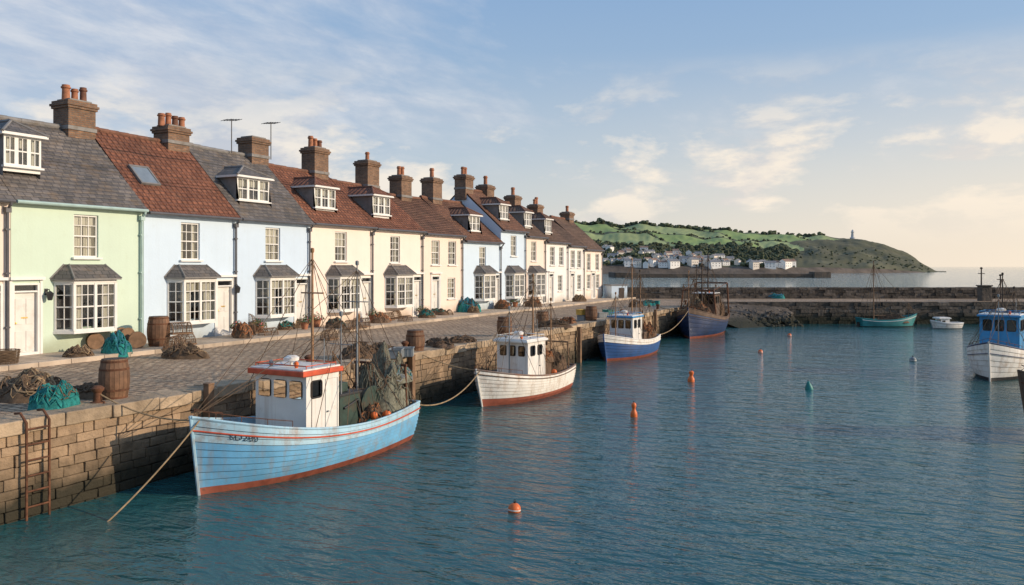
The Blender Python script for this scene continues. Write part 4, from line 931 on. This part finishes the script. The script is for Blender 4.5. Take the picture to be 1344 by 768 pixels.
def buoy(px,py,kind_,r,label,mat=ORANGE):
    x,y=P(px,py,WL); mb=MB()
    if kind_=='ball':
        mb.lathe([(r*math.sin(math.pi*i/12)+.0001,-r*math.cos(math.pi*i/12)) for i in range(13)],(0,0,r*.3),18); mb.lathe([(r*.25,r*1.2),(r*.22,r*1.45),(r*.1,r*1.5)],(0,0,0),10,1); mb.tube([(r*.16*math.cos(a),0,r*1.6+r*.16*math.sin(a)) for a in [i*math.pi/4 for i in range(8)]],r*.05,5,1,True)
        mb.lathe([(r*.98,r*.15),(r*1.012,r*.25),(r*1.0,r*.35)],(0,0,0),18,2)
    elif kind_=='spar':
        mb.lathe([(r*.3,-.3),(r,-.1),(r*1.05,.06),(r*.95,.14),(r*.6,.2),(r*.5,.26),(r*.75,.32),(r*.7,.39),(r*.3,.43)],(0,0,0),14); mb.tube([(0,0,.4),(.02,0,.48)],.012,5,1)
    else:
        mb.lathe([(r,-.15),(r*1.05,.02),(r*.95,.1),(r*.5,.22),(r*.35,.28),(r*.1,.3)],(0,0,0),12); mb.tube([(0,0,.28),(0,0,.36)],.015,5,1)
    mb.build('mooring_buoy',[mat,RUBBER,WHITEW],loc=(x,y,WL),rot=(U(-.12,.12),U(-.12,.12),U(0,3)),smooth=True,ang=45,label=label,cat='buoy',group='mooring buoys on the water')
buoy(675,671,'ball',.12,'round orange mooring buoy with pale band floating')
buoy(832,547,'spar',.10,'upright orange spar buoy floating on rippled water'); buoy(907,501,'spar',.13,'upright orange spar buoy floating on rippled water')
buoy(998,463,'ball',.13,'small round orange buoy floating on the water'); buoy(1036,441,'ball',.13,'small round orange buoy floating on the water')
buoy(1062,511,'cone',.14,'teal conical buoy floating in the harbour',TEALP); buoy(1198,474,'ball',.16,'dark grey mooring buoy floating in the harbour',GREYP)
for px,h in ((1288,2.6),(1313,2.0)):
    x,y=P(px,393); mb=MB(); mb.tube([(0,0,0),(0,0,h)],.07,8,r2=.05); mb.tube([(-.25,-.1,h*.85),(.25,.1,h*.85)],.035,6); mb.lathe([(.09,0),(.11,.05),(.07,.15)],(0,0,h),8); mb.build('mooring_post',DARKW,loc=(x,y,0),label='dark timber post standing on the breakwater',cat='post')
x,y=P(1292,395); mb=MB(); mb.box((0,0,.6),(.8,.7,1.2)); mb.box((0,0,1.24),(.95,.85,.1)); mb.build('stone_pillar',DSTONE,loc=(x,y,0),rot=(0,0,TH),bevel=.03,label='squat stone pillar on the breakwater',cat='pillar')

# ------------------------------------------------------------------ headland
sky_px=[(300,300),(600,292),(700,290),(750,291),(790,294),(850,294),(900,299),(950,301),(1000,305),(1050,308),(1100,310),(1130,313),(1160,319),(1190,331),(1215,346),(1232,356),(1240,360)]
def skyline(px):
    if px<=sky_px[0][0]: return sky_px[0][1]
    for (a,ya),(b,yb) in zip(sky_px,sky_px[1:]):
        if px<=b: return ya+(yb-ya)*(px-a)/(b-a)
    return 361
def dsh(px): return 520+ (90*max(0,(px-1000)/230)**1.5)
def drd(px): return 820-120*max(0,(px-1000)/230)**2
def hill(px,v):
    k=(px-672)/F; ds_,dr=dsh(px),drd(px); d=ds_+(dr-ds_)*v
    Hh=max(0,(354-skyline(px)))*dr/F+1.5
    if v<=1: s_=.12*min(1,v/.03)+.88*max(0,(v-.03)/.97)**.9
    else: s_=1-(v-1)*.4
    z=WL-1+ (Hh)*s_ + 3.0*noise.noise(Vector((k*40,v*5,1)))*min(1,v*6)*min(1,Hh/15)+.8*noise.noise(Vector((k*160,v*18,4)))*min(1,v*6)*min(1,Hh/15)
    x,y=C(k*d,d); return (x,y,z)
def zone(px,v):
    n=noise.noise(Vector((px*.012,v*4,5))); n2=noise.noise(Vector((px*.05,v*16,8)))*.05
    top=.40+.12*n+n2; east=1085-70*(1-v)+40*n
    if v<.04: return 3
    if top<v<.97 and px<east:
        s1=(px+v*170)%120; s2=abs(v-.68-.03*n)
        if s1<4.5 or s2<.014: return 5
        return 4 if (int((px+v*170)/120)+(v>.68))%2 else 1
    if px>=east-5: return 2
    return 0
mb=MB(); NX,NV=420,70; grid=[]
for i in range(NX+1):
    px=250+ (1242-250)*i/NX; grid.append([mb.vert(hill(px,v*1.35/NV)) for v in range(NV+1)])
for i in range(NX):
    px=250+(1242-250)*(i+.5)/NX
    for j in range(NV):
        v=(j+.5)*1.35/NV; m=zone(px,v); m=0 if m==5 else m
        mb.face((grid[i][j],grid[i+1][j],grid[i+1][j+1],grid[i][j+1]),m)
WOODL=M('headland_woodland',(.085,.10,.055),.95,.3,.05,.3,1,1.0); FIELD=M('pasture_green',(.22,.30,.10),.95,.15,.02,.2,.2,.3); SCRUB=M('headland_scrub',(.105,.10,.055),.95,.45,.035,.12,.6,1.0,dirt=(.06,.065,.03),ds=.03,dlo=.42,dhi=.58); CLIFF=M('shore_cliff',(.12,.095,.075),.95,.4,.1,.3,.6,1); FIELD2=M('pasture_pale',(.28,.33,.14),.95,.15,.02,.2,.2,.3)
mb.build('hill',[WOODL,FIELD,SCRUB,CLIFF,FIELD2],smooth=True,ang=80,label='green headland with fields and wooded slopes',cat='hill',kind='structure')
mb=MB(); random.seed(99); cnt=0; tries=0
while cnt<1900 and tries<60000:
    tries+=1
    px=U(560,1220); v=R()*1.03; zn=zone(px,v)
    ridge_=(.965<v<1.03) and (735<px<905 or (px<1040 and noise.noise(Vector((px*.03,0,9)))>.12))
    if zn==0 and not ridge_ and R()<.3: continue
    if zn in(1,4) and not ridge_: continue
    if zn==3: continue
    if zn==2 and not ridge_ and (R()<.85 or v>.6): continue
    x,y,z=hill(px,v); r=U(1.2,2.6)
    if ridge_: r=U(1.6,3.2)
    if zn==5 and not ridge_: r=U(.8,1.5)
    if zn==2 and not ridge_: r=U(.5,1.0)
    mb.tint=R(); mb.blob((x,y,z+r*.40),r,0,7,5,.4,U(.55,.95),cnt); cnt+=1
FARW=M('distant_tree_crowns',(.075,.088,.048),.95,.4,.2,.8,1,1,tint=.35)
mb.build('wood',FARW,kind='stuff',label='belts of distant trees and hedges on the headland',cat='woodland')
tm=[M('far_white',(.85,.83,.79),.9,.05,.3,1,.1),M('far_cream',(.78,.70,.60),.9,.06,.3,1,.1),M('far_grey',(.55,.55,.55),.9,.1,.3,1,.1)]; tr_=[M('far_slate',(.20,.20,.21),.8,.2,.3,1,.1),M('far_tile',(.26,.17,.13),.8,.2,.3,1,.1)]
base=[]
for a in range(3):
    for b in range(2):
        mb=MB(); wd,dp,hh=(10.5,7.5,6.5)[a],6,(4.2,5.2,3.8)[a]+b*.4; mb.box((0,0,hh/2-1),(wd,dp,hh+2))
        mb.poly([(-wd/2-.3,-dp/2-.3,hh),(wd/2+.3,-dp/2-.3,hh),(wd/2+.3,0,hh+2.0),(-wd/2-.3,0,hh+2.0)],1); mb.poly([(-wd/2-.3,dp/2+.3,hh),(wd/2+.3,dp/2+.3,hh),(wd/2+.3,0,hh+2.0),(-wd/2-.3,0,hh+2.0)],1)
        for s_ in (-1,1): mb.poly([(s_*wd/2,-dp/2,hh),(s_*wd/2,dp/2,hh),(s_*wd/2,0,hh+1.9)])
        for xx in (-wd*.3,0,wd*.3):
            for zz_ in (1.0,3.0): mb.box((xx,-dp/2-.02,zz_),(.8,.1,.9),2)
        mb.box((wd*.36,0,hh+2.0),(1,1,1.4),1); base.append((mb,[tm[a],tr_[b],tr_[0]]))
used=[None]*6
random.seed(5)
def town(px,v,i,sc=1):
    x,y,z=hill(px,v); rz=TH+U(-.3,1.4)
    if used[i] is None:
        used[i]=base[i][0].build('distant_house',base[i][1],loc=(x,y,z),rot=(0,0,rz),label=['white','white','cream','cream','grey','grey'][i]+' distant waterside house below the headland',cat='house',group='distant houses of the waterside town'); used[i].scale=(sc,)*3
    else: dup(used[i],(x,y,z),(0,0,rz),sc)
px=794
while px<1036:
    town(px,U(.03,.07),random.choice((0,1,0,1,2,0,0)),U(.5,.85)); px+=U(4,11)
    if 940<px<985: px+=U(4,12)
for i in range(52):
    px=U(792,965); town(px,U(.08,.30)*(1-(px-792)/330),random.choice((0,1,0,2,3,0)),U(.42,.7))
mb=MB(); 
x,y=C(88,332); mb.box((x,y,-1.1),(84,5,2.0),0,RC); x,y=C(47.5,340); mb.box((x,y,-.8),(10,22,2.4),0,RC)
x,y=C(128,331); mb.box((x,y,-.7),(7,6,2.8),0,RC)
mb.build('harbour_pier',CLIFF,bevel=.2,label='low dark stone pier in front of the distant town',cat='pier')
x,y,z=hill(1119,1.0); mb=MB(); mb.lathe([(2.6,-2),(2.5,1),(1.6,1.2),(1.2,5.8),(1.7,6.0),(1.7,6.6),(1.1,6.8),(1.0,7.9),(.1,8.9)],(0,0,0),14); mb.build('lighthouse',tm[2],loc=(x,y,z),label='slender grey stone tower on the headland top',cat='tower')
